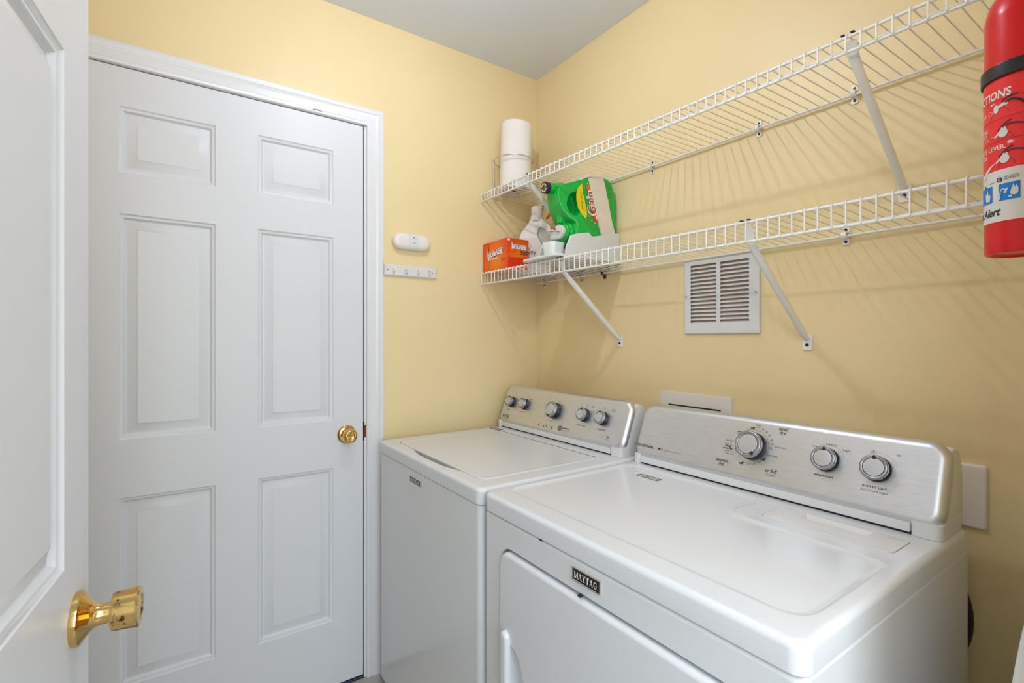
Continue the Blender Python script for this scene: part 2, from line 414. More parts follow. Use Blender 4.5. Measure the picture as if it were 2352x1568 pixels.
def dial(parent, T, x, s, r, h, ang, name='knob'):
    # knob on the sloping panel: dark skirt, bright ring, satin cap, black pointer
    Tk = lambda a, b, c: T(x + a, s + b, c)
    k = MB().lathe([(0, 0.0001), (r * .98, .0001), (r * .98, h * .25), (r * .88, h * .35), (r * .88, h * .82), (0, h * .82)], 40, Tk).build('dial_skirt' if name != 'knob' else 'knob', M_dark, parent, sharp=40)
    MB().lathe([(r * .89, h * .55), (r * .955, h * .72), (r * .95, h * .9), (r * .90, h * .985), (r * .84, h), (r * .76, h), (r * .70, h * .93), (r * .70, h * .86), (0, h * .86)], 48, Tk).build('knob_ring', M_ringm, k, sharp=50)
    MB().lathe([(0, h * .8), (r * .685, h * .85), (r * .685, h * .95), (r * .66, h * .975), (0, h * .975)], 40, Tk).build('knob_cap', M_capm, k, sharp=50)
    mb = MB(); c, q = cos(ang), sin(ang)
    P = [(-.1, .62), (.1, .62), (.12, .80), (.0, .93), (-.12, .80)]
    mb.prism([(r * (a * c - b * q), r * (a * q + b * c)) for a, b in P], h * .94, h * 1.015, Tk)
    mb.build('pointer', M_dark, k, smooth=False)
    return k

def console(parent, X0, X1, tint=None):
    # housing
    P = [(-.240, .886), (-.240, .902), (-.230, .912), (-.190, 1.026), (-.180, 1.037), (-.165, 1.041), (-.145, 1.037), (-.126, 1.015), (-.118, .980), (-.116, .886)]
    a = X0 + .006; b = X1 - .003
    P2 = insetpoly(P, .006)
    mb = MB().rings([[(a, y, z) for y, z in P2], [(a + .006, y, z) for y, z in P], [(b - .006, y, z) for y, z in P], [(b, y, z) for y, z in P2]], True, True)
    mb.build('console_housing', M_plastic, parent, sharp=50)
    mb = MB()
    mb.box(X0 + .03, X1 - .0495, -.2475, -.20, .8845, .9015, .001, 1)
    mb.build('front_strip', M_plastic, parent)
    for (u, v) in ((X1 - .050, X1 - .0015), (X0 + .006, X0 + .028)):
        mb = MB()
        mb.rings([[(x, y, z) for x, y in rrect(u, v, -.2490, -.125, .012 if u > X0 + .2 else .008)] for z in (.8805, .903, .908)], True, True)
        mb.build('end_cap', M_plastic, parent)
    MB().box(X0 + .02, X1 - .046, -.243, -.15, .8795, .8860).build('console_gap_shade', M_rubber, parent)  # black strip standing in for the shadow line between console and deck
    # brushed face, rolled over at its edges
    ey = Vector((0, .06, .157)).normalized()
    T = frame((0, -.25, .898), (1, 0, 0), ey)
    L = .1685; pr = [(0.0035, -.018)] + [(.019 - .019 * cos(t), -.017 + .017 * sin(t)) for t in [radians(d) for d in (0, 15, 30, 45, 60, 75, 90)]]
    pr = [(.0, -.020)] + pr[1:]
    MB().rr(X0, X1, 0, L, .036, pr, T).build('control_panel', M_steel, parent, sharp=60)['label'] = 'brushed stainless control panel'
    return T

def deck(X0, X1, holes):
    # folded top: vertical skirt, rounded shoulder, flat top with the given openings
    mb = MB(); y0, y1 = -.7685, -.110; zt = .880
    prr = [(.006, .838), (.0015, .8385), (0, .841)] + [(.011 - .011 * cos(t), .869 + .011 * sin(t)) for t in [radians(d) for d in (0, 18, 36, 54, 72, 90)]]
    mb.rr(X0, X1, y0, y1, .022, prr, c0=True, c1=False)
    mb.fill(rrect(X0 + .011, X1 - .011, y0 + .011, y1 - .011, .011), holes, zt)
    return mb

# ------------------------------------------------------------------ washer
wx0, wx1 = 0.060, 0.7725
washer = thing('washing_machine', 'white top loading washer with five dials, in the corner beside the closed door', 'washing machine', ((wx0 + wx1) / 2, -.44, 0))
mb = MB()
mb.rr(wx0 + .003, wx1 - .003, -.765, -.112, .018, [(.02, .03), (.0, .032), (0, .8355), (.004, .8375)])
mb.build('cabinet', M_appl, washer)
for px in (wx0 + .06, wx1 - .06):
    for py in (-.70, -.17): MB().lathe([(0, 0), (.02, 0), (.02, .008), (.008, .010), (.008, .031), (0, .031)], 16, lambda x, y, z, px=px, py=py: Vector((px + x, py + y, z))).build('levelling_foot', M_dark, washer)
lid = roundpoly([(.128, -.7205), (.7095, -.7205), (.7095, -.285), (.100, -.285)], [.03, .03, .012, .012])
hole = roundpoly([(.1245, -.7235), (.270, -.7235), (.335, -.7415), (.525, -.7415), (.600, -.7235), (.7125, -.7235), (.7125, -.2846), (.0965, -.2846)], [.03, .03, .04, .04, .03, .03, .012, .012])
mb = deck(wx0, wx1, [hole])
mb.rings([[(x, y, .880) for x, y in hole], [(x, y, .8785) for x, y in insetpoly(hole, .0008)], [(x, y, .860) for x, y in insetpoly(hole, .0012)]], False, True)
mb.build('top_deck', M_appl, washer)
mb = MB()
mb.rings([[(x, y, z) for x, y in insetpoly(lid, i)] for i, z in ((.002, .868), (.0006, .868), (.0, .8785), (.0012, .8805), (.003, .8812), (.012, .8812), (.0165, .8802), (.02, .8802))], True, True)
mb.build('lid', M_appl, washer)
mb = MB()
mb.rings([[(x, y, z) for x, y in rrect(.288, .570, -.7395, -.7215, .008)] for z in (.8602, .8625)], True, True)
mb.build('lid_grip_recess', M_dark, washer)
T = lambda x, y, z: Vector((.118 + x, -.2985 + y, .8815 + z))
mb = MB().rr(-.036, .032, -.010, .014, .002, [(0, -.0015), (0, .0004)], T, 0)
for j, (a, b) in enumerate(((-.028, -.012), (-.008, .022))):
    for q in range(2): mb.rr(a, b, -.006 + q * .008, -.0025 + q * .008, .0004, [(0, .0003), (0, .0007)], T, 1)
mb.build('warranty_sticker', [M_inkg, M_labelw], washer)['label'] = 'small grey sticker'
badge(washer, .3415, .4240, .7965, .8185, -.765)
TW = console(washer, .047, .750)
for x, r, h, a, sgn in ((.115, .0225, .024, 0, 0), (.208, .0225, .024, 0, 0), (.396, .031, .028, pi, 0), (.554, .0235, .024, 0, 0), (.642, .0235, .024, 0, 0)):
    dial(washer, TW, x, .0925 if r < .03 else .089, r, h, a)
# printed panel text
def ring2d(mb, T, cx, cy, r, w, z, mi=0, a0=0, a1=360, n=40):
    A = [radians(a0 + (a1 - a0) * k / n) for k in range(n + 1)]
    for k in range(n):
        mb.add([(cx + (r + dw) * cos(a), cy + (r + dw) * sin(a), z) for a, dw in ((A[k], 0), (A[k + 1], 0), (A[k + 1], w), (A[k], w))], [[0, 1, 2, 3]], T, mi)
z = .0004
PR = {}
def pg(x, centres):
    k = min(range(len(centres)), key=lambda i: abs(centres[i] - x))
    return PR.setdefault(k, MB())
WC = (.115, .208, .396, .554, .642)
mb = MB()
serif_word(mb, .076, .125, .031, .012, TW, 0, z)
mb.text('COMMERCIAL TECHNOLOGY', .100, .020, w=.048, h=.0035, T=TW, mi=1, z=z)
mb.build('brand_lettering', [M_ink, M_inkg], washer, smooth=False)
for s_, x, y, w in (('spin', .105, .060, .018), ('water temp', .200, .060, .028), ('rinse options', .548, .0565, .042), ('water level', .645, .0565, .036)):
    pg(x, WC).text(s_, x, y, w=w, h=.0052, T=TW, mi=0, z=z)
for s_, x, y in (('slow', .128, .125), ('fast', .142, .114), ('cold', .219, .126), ('warm', .234, .116), ('bulky', .352, .133), ('sheets', .384, .135), ('heavy duty', .408, .128), ('normal wash', .419, .115), ('hand wash', .421, .099), ('quick wash', .419, .082), ('soak', .405, .067),
                 ('rinse', .332, .130), ('whites', .326, .112), ('power wash', .322, .058), ('drain & spin', .357, .049), ('deep clean', .385, .049),
                 ('extra\nrinse', .555, .128), ('fabric\nsoftener', .583, .127), ('both', .590, .110), ('off', .527, .125), ('auto\nsensing', .634, .129), ('deep\nwater wash', .678, .126)):
    pg(x, WC).text(s_, x, y, h=.0036 * (2.2 if '\n' in s_ else 1), T=TW, mi=1, z=z)
ring2d(PR[2], TW, .390, .089, .0385, .0004, z, 1)
ring2d(PR[3], TW, .543, .0925, .029, .0003, z, 1, 0, 120); ring2d(PR[4], TW, .640, .0925, .029, .0003, z, 1, 0, 120)
for k in sorted(PR): PR[k].build('dial_markings', [M_ink, M_inkg], washer, smooth=False)
mb = MB()
for k in range(6):
    x = .3245 + k * .0158
    ring2d(mb, TW, x, .0255, 0.0, .0027, z, 0, n=14)
mb.text('sensing  wash  rinse  spin  done  lid locked', .366, .0325, w=.088, h=.0034, T=TW, mi=1, z=z)
mb.build('status_lights', [M_ink, M_inkg], washer, smooth=False); mb = MB()
mb.text('start/pause', .480, .034, w=.040, h=.0075, T=TW, mi=0, z=z, off=.01)
mb.text('hold 3 sec to cancel', .478, .0255, w=.036, h=.0034, T=TW, mi=1, z=z)
mb.build('button_lettering', [M_ink, M_inkg], washer, smooth=False); mb = MB()
ring2d(mb, TW, .682, .0375, .0050, .0007, z, 0, n=20); mb.text('he', .682, .0372, h=.0052, T=TW, mi=0, z=z, shear=.2)
mb.text('high efficiency', .682, .0285, w=.022, h=.0028, T=TW, mi=1, z=z)
mb.build('efficiency_logo', [M_ink, M_inkg], washer, smooth=False)
MB().lathe([(0, 0), (.0105, 0), (.0105, .0018), (.0095, .0024), (0, .0026)], 28, lambda x, y, z: TW(.447 + x, .031 + y, z)).build('start_button', M_grey, washer, sharp=50)

# ------------------------------------------------------------------ dryer
dx0, dx1 = 0.788, 1.5235
dryer = thing('clothes_dryer', 'white front loading dryer with three dials, nearest the camera beside the washer', 'clothes dryer', ((dx0 + dx1) / 2, -.44, 0))
door_o = rrect(.863, 1.448, .235, .772, .036, 7)
T = frame((0, -.765, 0), (1, 0, 0), (0, 0, 1))     # front face plane: x, z, outwards
mb = MB()
mb.rr(dx0 + .002, dx1 - .002, .03, .836, .012, [(.004, 0.0), (.004, 0.0)], T, c0=False, c1=False)
hole = insetpoly(door_o, -.0055)
mb.fill(rrect(dx0 + .014, dx1 - .014, .038, .829, .006), [hole], 0.0, T)
bx = [(0.001, .0115), (.001, .5)]
# side wrap from the front face back
mb.rings([[(x, y, h) for x, y in rrect(dx0 + i, dx1 - i, .03 + j, .8365 - j, .006)] for i, j, h in ((.014, .008, 0), (.009, .0045, -.0008), (.0045, .002, -.004), (.0025, .0006, -.009), (.002, 0, -.013), (.002, 0, -.653))], False, True, T)
mb.rings([[(x, y, h) for x, y in insetpoly(hole, i)] for i, h in ((0, 0), (.0012, -.001), (.0022, -.005), (.003, -.020))], False, True, T)
mb.build('cabinet', M_appl, dryer)
for px in (dx0 + .06, dx1 - .06):
    for py in (-.70, -.17): MB().lathe([(0, 0), (.02, 0), (.02, .008), (.008, .010), (.008, .031), (0, .031)], 16, lambda x, y, z, px=px, py=py: Vector((px + x, py + y, z))).build('levelling_foot', M_dark, dryer)
# loading door with a recessed grip
grip = [(.905, .575), (.905, .33)] + [(.905 + .064 * sin(t) ** .7, .4525 - .1225 * cos(t)) for t in [pi * k / 12 for k in range(1, 12)]]
mb = MB()
dprof = [(.003, -.019), (.002, -.004), (.0025, .0015), (.004, .0050), (.007, .0078), (.011, .009)]
mb.rings([[(x, y, h) for x, y in insetpoly(door_o, i)] for i, h in dprof], True, False, T)
mb.fill(insetpoly(door_o, .011), [grip], .009, T)
gi = insetpoly(grip[::-1], .003)
gi2 = insetpoly(grip[::-1], .010)
mb.rings([[(x, y, h) for x, y in pp] for pp, h in ((grip[::-1], .009), (insetpoly(grip[::-1], .001), .0075), (gi, -.008), (gi2, -.013))], False, True, T)
ld = mb.build('loading_door', M_appl, dryer)
mb = MB()
lipP = [(.884, .300), (.884, .590), (.890, .5985), (.898, .600), (.906, .595), (.9115, .586), (.9115, .320), (.903, .300)]
mb.rings([[(x, y, h) for x, y in insetpoly(lipP, i)] for i, h in ((0, .008), (.0, .012), (.0012, .0165), (.004, .0195), (.008, .0205))], True, True, T)
mb.build('handle', M_appl, ld)
MB().box(1.130, 1.138, -.7735, -.7655, .774, .7785, .001, 1).build('bumper', M_rubber, dryer)
MB().box(1.008, 1.016, -.7672, -.764, .8355, .8385).build('bumper', M_rubber, dryer)
badge(dryer, 1.107, 1.1835, .7955, .8215, -.765)
# top with its shallow tray and the lint filter well
tray = roundpoly([(.806, -.7135), (1.499, -.7135), (1.499, -.421), (1.222, -.410), (1.203, -.375), (1.215, -.31), (1.185, -.272), (.806, -.272)], [.04, .05, .03, .015, .02, .02, .02, .03])
lint = roundpoly([(1.2545, -.3765), (1.4835, -.3765), (1.4835, -.288), (1.2545, -.288)], [.016, .016, .004, .004])
lhole = insetpoly(lint, -.0012)
mb = deck(dx0, dx1, [tray, lhole])
mb.rings([[(x, y, h) for x, y in insetpoly(tray, i)] for i, h in ((0, .880), (.0015, .8797), (.006, .8776), (.0075, .8774), (.009, .8772), (.013, .8762), (.0155, .876), (.018, .876))], False, True)
mb.rings([[(x, y, h) for x, y in insetpoly(lhole, i)] for i, h in ((0, .880), (.0002, .868), (.0004, .862))], False, True)
mb.build('top_deck', M_appl, dryer)
slot = roundpoly([(1.306, -.3245), (1.4285, -.3245), (1.4285, -.2925), (1.306, -.2925)], .003)
mb = MB()
mb.rings([[(x, y, h) for x, y in insetpoly(lint, i)] for i, h in ((.0002, .864), (.0, .8800), (.0012, .8812))], True, False)
mb.fill(insetpoly(lint, .0012), [slot], .8812)
mb.rings([[(x, y, h) for x, y in insetpoly(slot, i)] for i, h in ((0, .8812), (.0015, .8800), (.007, .8700), (.008, .8698))], False, True)
mb.build('lint_filter_cover', M_plastic, dryer)
T = lambda x, y, z: Vector((.9275 + x, -.332 + y, .8762 + z))
mb = MB().rr(-.036, .036, -.013, .010, .002, [(0, 0), (0, .0004)], T, 0)
for j, (a, b) in enumerate(((-.030, -.006), (.0, .030))):
    for q in range(2): mb.rr(a, b, -.0085 + q * .0085, -.0050 + q * .0085, .0004, [(0, .0003), (0, .0007)], T, 1)
mb.build('warranty_sticker', [M_inkg, M_labelw], dryer)['label'] = 'small dark grey sticker'
TD = console(dryer, .795, 1.5195)
dial(dryer, TD, 1.1510, .0925, .0345, .030, pi + .62)
dial(dryer, TD, 1.3155, .0925, .0262, .024, .0)
dial(dryer, TD, 1.4085, .0925, .0262, .024, .05)
mb = MB(); z = .0004
mb.text('CENTENNIAL', .832, .037, w=.066, h=.0078, T=TD, mi=0, z=z, off=.008)
mb.text('MCT', .888, .0365, w=.015, h=.0065, T=TD, mi=0, z=z, off=.02, shear=.15); mb.text('Maytag Commercial Technology', .928, .0355, w=.060, h=.0042, T=TD, mi=1, z=z)
mb.build('brand_lettering', [M_ink, M_inkg], dryer, smooth=False)
PR.clear(); DC = (1.146, 1.3155, 1.4085)
for s_, x, y, w, h, mi, of in (
    ('timed', 1.214, .1455, .021, .0085, 0, .004), ('dry', 1.214, .1355, .014, .010, 0, .004),
    ('automatic', 1.079, .0445, .034, .0075, 0, .006), ('dry', 1.079, .0345, .014, .010, 0, .006),
    ('air fluff', 1.203, .0435, .028, .0085, 0, .006), ('no heat', 1.203, .0345, .021, .0055, 1, 0),
    ('off', 1.141, .1375, .0105, .0072, 0, .03), ('off', 1.1805, .0665, .0105, .0072, 0, .03), ('off', 1.130, .0475, .0105, .0072, 0, .03),
    ('heavy\ndry', 1.1545, .1435, .014, .0105, 1, 0), ('70', 1.1665, .1375, .0065, .005, 1, 0), ('60', 1.176, .1325, .0065, .005, 1, 0), ('50', 1.1845, .1250, .0065, .005, 1, 0),
    ('40', 1.1915, .1155, .0065, .005, 1, 0), ('30', 1.1945, .1060, .0065, .005, 1, 0), ('20', 1.1930, .0955, .0065, .005, 1, 0), ('damp dry', 1.2150, .1010, .027, .0055, 1, 0),
    ('cool down', 1.1995, .0790, .028, .0052, 1, 0), ('30', 1.1730, .0575, .0065, .005, 1, 0), ('20', 1.1610, .0520, .0065, .005, 1, 0), ('10', 1.1480, .0495, .0065, .005, 1, 0),
    ('less dry', 1.0880, .0875, .020, .0052, 1, 0), ('energy', 1.0880, .0815, .018, .0058, 0, .03), ('preferred', 1.0870, .0760, .025, .0058, 0, .03), ('normal dry', 1.0900, .0695, .024, .0050, 1, 0), ('more dry', 1.0950, .0635, .020, .0048, 1, 0),
    ('cool down', 1.0885, .0975, .022, .0048, 1, 0), ('wrinkle\ncontrol', 1.1080, .1215, .013, .0085, 0, .01),
    ('low', 1.2885, .1185, .010, .0050, 1, 0), ('medium', 1.3200, .1275, .022, .0052, 1, 0), ('high', 1.3500, .1190, .014, .0060, 1, 0), ('temperature', 1.3135, .0570, .040, .0068, 0, .006),
    ('off', 1.3960, .1270, .008, .0050, 1, 0), ('on', 1.4400, .1265, .007, .0040, 1, 0), ('push to start', 1.4075, .0560, .042, .0075, 0, .004), ('end of cycle signal', 1.4075, .0475, .045, .0058, 1, 0)):
    pg(x, DC).text(s_, x, y, w=w, h=h, T=TD, mi=mi, z=z, off=of)
ring2d(PR[0], TD, 1.1465, .0925, .0415, .0004, z, 1)
ring2d(PR[1], TD, 1.3155, .0925, .0335, .0003, z, 1, 20, 140); ring2d(PR[2], TD, 1.4085, .0925, .0335, .0003, z, 1, 20, 140)
for a in (70, 58, 46, 34, 20, 5, -10, -80, -65, -92, 175, 190, 200, 210):
    t = radians(a); ring2d(PR[0], TD, 1.1465 + .0425 * cos(t), .0925 + .0425 * sin(t), 0, .0008, z, 0, n=8)
for k in sorted(PR): PR[k].build('dial_markings', [M_ink, M_inkg], dryer, smooth=False)
# black exhaust cord loop bulging out behind the dryer
mb = MB(); P = []
for k in range(21):
    t = radians(-100 + 200 * k / 20); P.append((1.4275 + .074 * cos(t), -.060, .675 + .112 * sin(t)))
mb.tube(P, .018, 14)
o = mb.build('exhaust_hose', M_rubber)
o['label'] = 'black hose bulging out behind the right rear edge of the dryer'; o['category'] = 'hose'

# ------------------------------------------------------------------ wire shelves
def wire_shelf(zt, label, f0, f1, b0, b1, lip=.0345, ymid=-.247):
    root = thing('wire_shelf', label, 'shelf', (0.85, -.012, zt))
    a, b = .004, XR - .002
    def Ts(x, y, z):
        t = -y / .30
        return Vector((x, y, z + t * (f0 + f1 * x) + (1 - t) * (b0 + b1 * x)))
    def rod(name, y, z, r): MB().tube([(a, y, z), (b, y, z)], r, 14, T=Ts).build(name, M_wire, root)
    rod('front_rail', -.3000, zt - .0045, .0033); rod('lower_front_rail', -.3005, zt - lip, .0033)
    rod('middle_rail', ymid, zt - .0045, .0030); rod('back_rail', -.0120, zt - .0045, .0033)
    mb = MB(); n = int((b - a - .02) / .0254)
    for k in range(n + 1):
        x = a + .010 + k * .0254
        mb.tube([(x, -.0100, zt), (x, -.2990, zt), (x, -.3030, zt - .0008), (x, -.3047, zt - .0045), (x, -.3047, zt - lip - .0005)], [.00135, .00135, .0016, .0018, .0018], 8, T=Ts)
    mb.build('wire_deck', M_wire, root)
    return root
wire_shelf(1.8530, 'upper white wire shelf carrying the paper towel roll', .0130, -.0180, .0020, -.0035)
wire_shelf(1.5085, 'lower white wire shelf carrying the detergent bottles', .0208, -.0085, -.0025, 0, .0495, -.125)

def bracket(x, zt, label):
    df = (.0130 - .0180 * x) if zt > 1.7 else (.0208 - .0085 * x)
    root = thing('shelf_bracket', label, 'shelf bracket', (x, -.002, zt - .29), 'white diagonal shelf brackets')
    zb = zt - .262
    a = Vector((x, -.0065, zb)); b = Vector((x, -.2800, zt - (.031 if zt > 1.7 else .046) + df))
    d = (b - a).normalized(); n = Vector((1, 0, 0)).cross(d)
    mb = MB()
    # rounded channel section, flattening to a tab at the top
    secs = []
    for t, w, hgt in ((0.0, .0075, .0035), (.04, .0085, .008), (.12, .0085, .010), (.85, .0085, .010), (.95, .0095, .007), (1.0, .011, .0025), (1.12, .011, .0018)):
        c = a.lerp(b, t) if t <= 1 else b + Vector((0, -.008, .0225 if zt > 1.7 else .0370)) * ((t - 1) / .12)
        secs.append([tuple(c + Vector((w * cos(q), 0, 0)) + n * (hgt * sin(q))) for q in [2 * pi * k / 14 for k in range(14)]])
    mb.rings(secs); mb.build('brace', M_wire, root)
    mb = MB().rings([[(x + u, -h, zb + v) for u, v in roundpoly([(-.0135 + i, .012), (-.0125 + i, -.030 + i), (.0125 - i, -.030 + i), (.0135 - i, .012)], [.004, .006, .006, .004])] for i, h in ((0, .0004), (0, .0030), (.0012, .0042))])
    mb.build('wall_plate', M_wire, root)
    MB().lathe([(0, 0), (.0045, 0), (.0045, .0012), (.003, .002), (0, .002)], 16, axisT((x, -.0043, zb - .015), (0, -1, 0))).build('screw', M_dark, root)
    mb = MB()
    for s_ in (-1, 1):
        mb.box(x + s_ * .0085 - .0035, x + s_ * .0085 + .0035, -.3050, -.2940, zt - .0002 + df, zt + .0016 + df, .0004, 1)
    mb.build('rail_hook', M_dark, root)
bracket(.515, 1.5085, 'white bracket under the lower shelf, below the detergent holder')
bracket(1.178, 1.5085, 'white bracket under the lower shelf, right of the wall vent')
bracket(.325, 1.8530, 'white bracket under the upper shelf, beside the green bottle cap')
bracket(1.388, 1.8530, 'white bracket under the upper shelf, nearest the fire extinguisher')

def clip(x, zt, label, both=True, mt=None):
    root = thing('shelf_clip', label, 'shelf clip', (x, -.001, zt - .004), 'small wall clips holding the back rails')
    zc = zt - .0045
    mb = MB()
    for s_ in ((1, -1) if both else (-1,)):
        mb.rings([[(x + u, -h, zc + s_ * .0145 + v) for u, v in rrect(-.0078 + i, .0078 - i, -.0085 + i, .0085 - i, .004)] for i, h in ((0, .0004), (0, .0026), (.0010, .0036))])
    A = [radians(180 * k / 8) for k in range(9)]
    arc_o = [(zc + .0085 * cos(t), -.0125 - .0065 * sin(t)) for t in A]; arc_i = [(zc + .0055 * cos(t), -.0125 - .0038 * sin(t)) for t in A]
    loop = [(zc + .0085, -.0005)] + arc_o + [(zc - .0085, -.0005), (zc - .0055, -.0005)] + arc_i[::-1] + [(zc + .0055, -.0005)]
    mb.rings([[(x - .0055, y, z) for z, y in loop], [(x + .0055, y, z) for z, y in loop]])
    mb.build('clip_body', mt or M_wire, root)
    for s_ in ((1, -1) if both else (-1,)):
        MB().lathe([(0, 0), (.0036, 0), (.0034, .0014), (.0018, .0015), (.0012, .0008), (0, .0008)], 14, axisT((x, -.0035, zc + s_ * .0150), (0, -1, 0))).build('screw', M_dark, root)
clip(.052, 1.8530, 'white clip on the upper back rail in the room corner')
clip(.668, 1.8530, 'white clip on the upper back rail, right of the green bottle')
clip(1.0480, 1.8530, 'white clip on the upper back rail, above the wall vent')
clip(1.2880, 1.8530, 'white clip on the upper back rail, beside the right bracket')
clip(.0600, 1.5085, 'white clip on the lower back rail, under the orange box')
clip(.3050, 1.5085, 'bare metal clip on the lower back rail, left of the detergent holder', mt=M_satin)
clip(.4350, 1.5085, 'dark loose anchor clip on the lower back rail, under the detergent holder', both=False, mt=M_rust)
clip(1.2690, 1.5085, 'white clip on the lower back rail, right of the wall vent')

# ------------------------------------------------------------------ wall vent
vent = thing('wall_vent', 'white louvred metal air return grille on the wall under the lower shelf', 'vent', (.93, 0, 1.38))
T = frame((0, -.0002, 0), (1, 0, 0), (0, 0, 1))
vx0, vx1, vz0, vz1 = .801, 1.052, 1.263, 1.5000
slots = []
for (a, b) in ((.8265, .9165), (.9310, 1.0215)):
    for k in range(15):
        zc = 1.2985 + k * .01255; slots.append(rrect(a, b, zc, zc + .0084, .0008, 2))
mb = MB()
mb.rr(vx0, vx1, vz0, vz1, .004, [(0, 0), (0, .005), (.0015, .0075), (.004, .009)], T, 0, c0=False, c1=False)
mb.fill(rrect(vx0 + .004, vx1 - .004, vz0 + .004, vz1 - .004, .0006), slots, .009, T)
for s_ in slots:
    x0 = min(p[0] for p in s_); x1 = max(p[0] for p in s_); y0 = min(p[1] for p in s_); y1 = max(p[1] for p in s_)
    mb.add([(x0, y0, .009), (x1, y0, .009), (x1, y0 + .0034, .0024), (x0, y0 + .0034, .0024)], [[0, 1, 2, 3]], T)
mb.build('grille', M_plastic, vent, smooth=False)
MB().box(vx0 + .015, vx1 - .015, -.0012, -.0002, 1.290, 1.497).build('duct_lining', M_duct, vent)
for x, z_ in ((.8095, 1.3850), (1.0430, 1.3835)):
    MB().lathe([(0, 0), (.0048, 0), (.0045, .0008), (.0030, .0016), (.0012, .0016), (.0010, .0006), (0, .0006)], 16, axisT((x, -.0091, z_), (0, -1, 0))).build('screw', M_satin, vent)

# ------------------------------------------------------------------ laundry outlet box and blank plate
ob = thing('laundry_outlet_box', 'white recessed water box cover showing above the dryer console', 'outlet box', (.835, 0, .98))
mb = MB().rr(.7035, .9655, .905, 1.0705, .003, [(0, 0), (0, .004), (.002, .0055)], T, 0)
mb.build('cover', M_cream, ob)
MB().box(.7375, .930, -.0064, -.0050, 1.0255, 1.0300).build('door_slot', M_dark, ob)
pl = MB().rr(1.440, 1.5285, .850, .9845, .006, [(0, 0), (0, .003), (.002, .006), (.006, .0075)], T, 0).build('wall_plate', M_cream)
pl['label'] = 'blank cream wall plate behind the right end of the dryer console'; pl['category'] = 'wall plate'

# ------------------------------------------------------------------ night light and hook rail on the left wall
TL = frame((0.0003, 0, 0), (0, 1, 0), (0, 0, 1))
nl = thing('night_light', 'white pill shaped stick-on motion light above the hook rail', 'night light', (0, -.62, 1.585))
pr = [(0, 0), (0, .015), (.0015, .020), (.005, .025), (.012, .0285), (.020, .030)]
def pill(mb, y0, y1, z0, z1, prof, T, clip0=None, clip1=None):
    mb.rr(y0, y1, z0, z1, (z1 - z0) / 2, prof, T)
mb = MB(); mb.rings([[(x, y, h) for x, y in rrect(-.6985 + i, -.5445 - i, 1.5915 + i, 1.6525 - i, .0302 - i, 10)] for i, h in pr], True, True, TL)
mb.build('diffuser', mat('milky_diffuser', (238, 228, 220), 0.3), nl)
mb = MB()
c = [(-.6395, -.5985)]
sec = [(1.5908, .0002), (1.5908, .017), (1.5930, .0225), (1.5975, .0270), (1.6060, .0300), (1.622, .0312), (1.638, .0300), (1.6465, .0270), (1.6510, .0225), (1.6532, .017), (1.6532, .0002)]
mb.rings([[(yy, z_, h) for z_, h in sec] for yy in (-.6395, -.5985)], True, True, TL)
ctr = mb.build('sensor_housing', M_plastic, nl)
MB().lathe([(0, 0), (.0068, 0), (.0055, .0022), (.003, .0036), (0, .0040)], 20, axisT((.0308, -.6185, 1.6205), (1, 0, 0))).build('motion_sensor', M_cream, ctr)
MB().lathe([(0, 0), (.0026, 0), (.0024, .0008), (0, .0010)], 14, axisT((.0302, -.6185, 1.6370), (1, 0, 0))).build('light_sensor', M_inkg, ctr)

hr = thing('hook_rail', 'narrow white rail of four small hooks on the wall beside the door casing', 'hook rail', (0, -.62, 1.487))
mb = MB().rr(-.7285, -.5115, 1.4875, 1.5305, .0012, [(0, 0), (0, .006), (.002, .007), (.0035, .010), (.005, .0105)], TL)
mb.build('backing_board', M_plastic, hr)
for y in (-.7175, -.5325):
    MB().lathe([(0, 0), (.0036, 0), (.003, .0010), (.001, .0010), (.0008, .0003), (0, .0003)], 14, axisT((.0108, y, 1.510), (1, 0, 0))).build('screw', M_satin, hr)
for y in (-.694, -.6445, -.5955, -.5475):
    mb = MB()
    mb.lathe([(0, 0), (.006, 0), (.0055, .002), (0, .0025)], 18, axisT((.0108, y, 1.5125), (1, 0, 0)))
    mb.tube([(.0115, y, 1.5145), (.020, y, 1.5135), (.0255, y, 1.5160)], [.0028, .0026, .0032], 10)
    mb.tube([(.0115, y, 1.5110), (.014, y, 1.5030), (.019, y, 1.4985), (.0245, y, 1.5000), (.0270, y, 1.5055)], [.0028, .0027, .0026, .0027, .0032], 10)
    mb.build('hook', M_hook, hr)

# ------------------------------------------------------------------ things on the shelves
ZL = 1.5300      # top of lower deck wires
ZU = 1.8548
# dryer sheet box
mb = MB()
mb.box(.0065, .1865, -.2925, -.1850, ZL, ZL + .1205, .0010, 1)
mb.box(.1858, .1872, -.286, -.1850, ZL + .0005, ZL + .045, mi=1)
TB = frame((0, -.2927, 0), (1, 0, 0), (0, 0, 1)); TS = frame((.1867, 0, 0), (0, 1, 0), (0, 0, 1))
def bubble(mb, T, s_, cx, cy, w, h, rot, mw, mr, mo, of=.045):
    mb.text(s_, cx, cy, w=w + h * .34, h=h * 1.38, T=T, mi=mw, off=of + .095, z=.0004, rot=rot)
    mb.text(s_, cx + .0006, cy - .0006, w=w + h * .22, h=h * 1.22, T=T, mi=mr, off=of + .06, z=.0007, rot=rot)
    mb.text(s_, cx, cy, w=w, h=h, T=T, mi=mw, off=of, z=.0010, rot=rot)
bubble(mb, TB, 'bounce', .100, ZL + .072, .110, .0270, .10, 2, 3, 0)
bubble(mb, TS, 'bounce', -.2330, ZL + .0895, .072, .0210, .0, 2, 3, 0)
mb.add([(.050, ZL + .046, .0005), (.122, ZL + .0475, .0005), (.122, ZL + .0515, .0005), (.050, ZL + .051, .0005)], [[0, 1, 2, 3]], TB, 2)
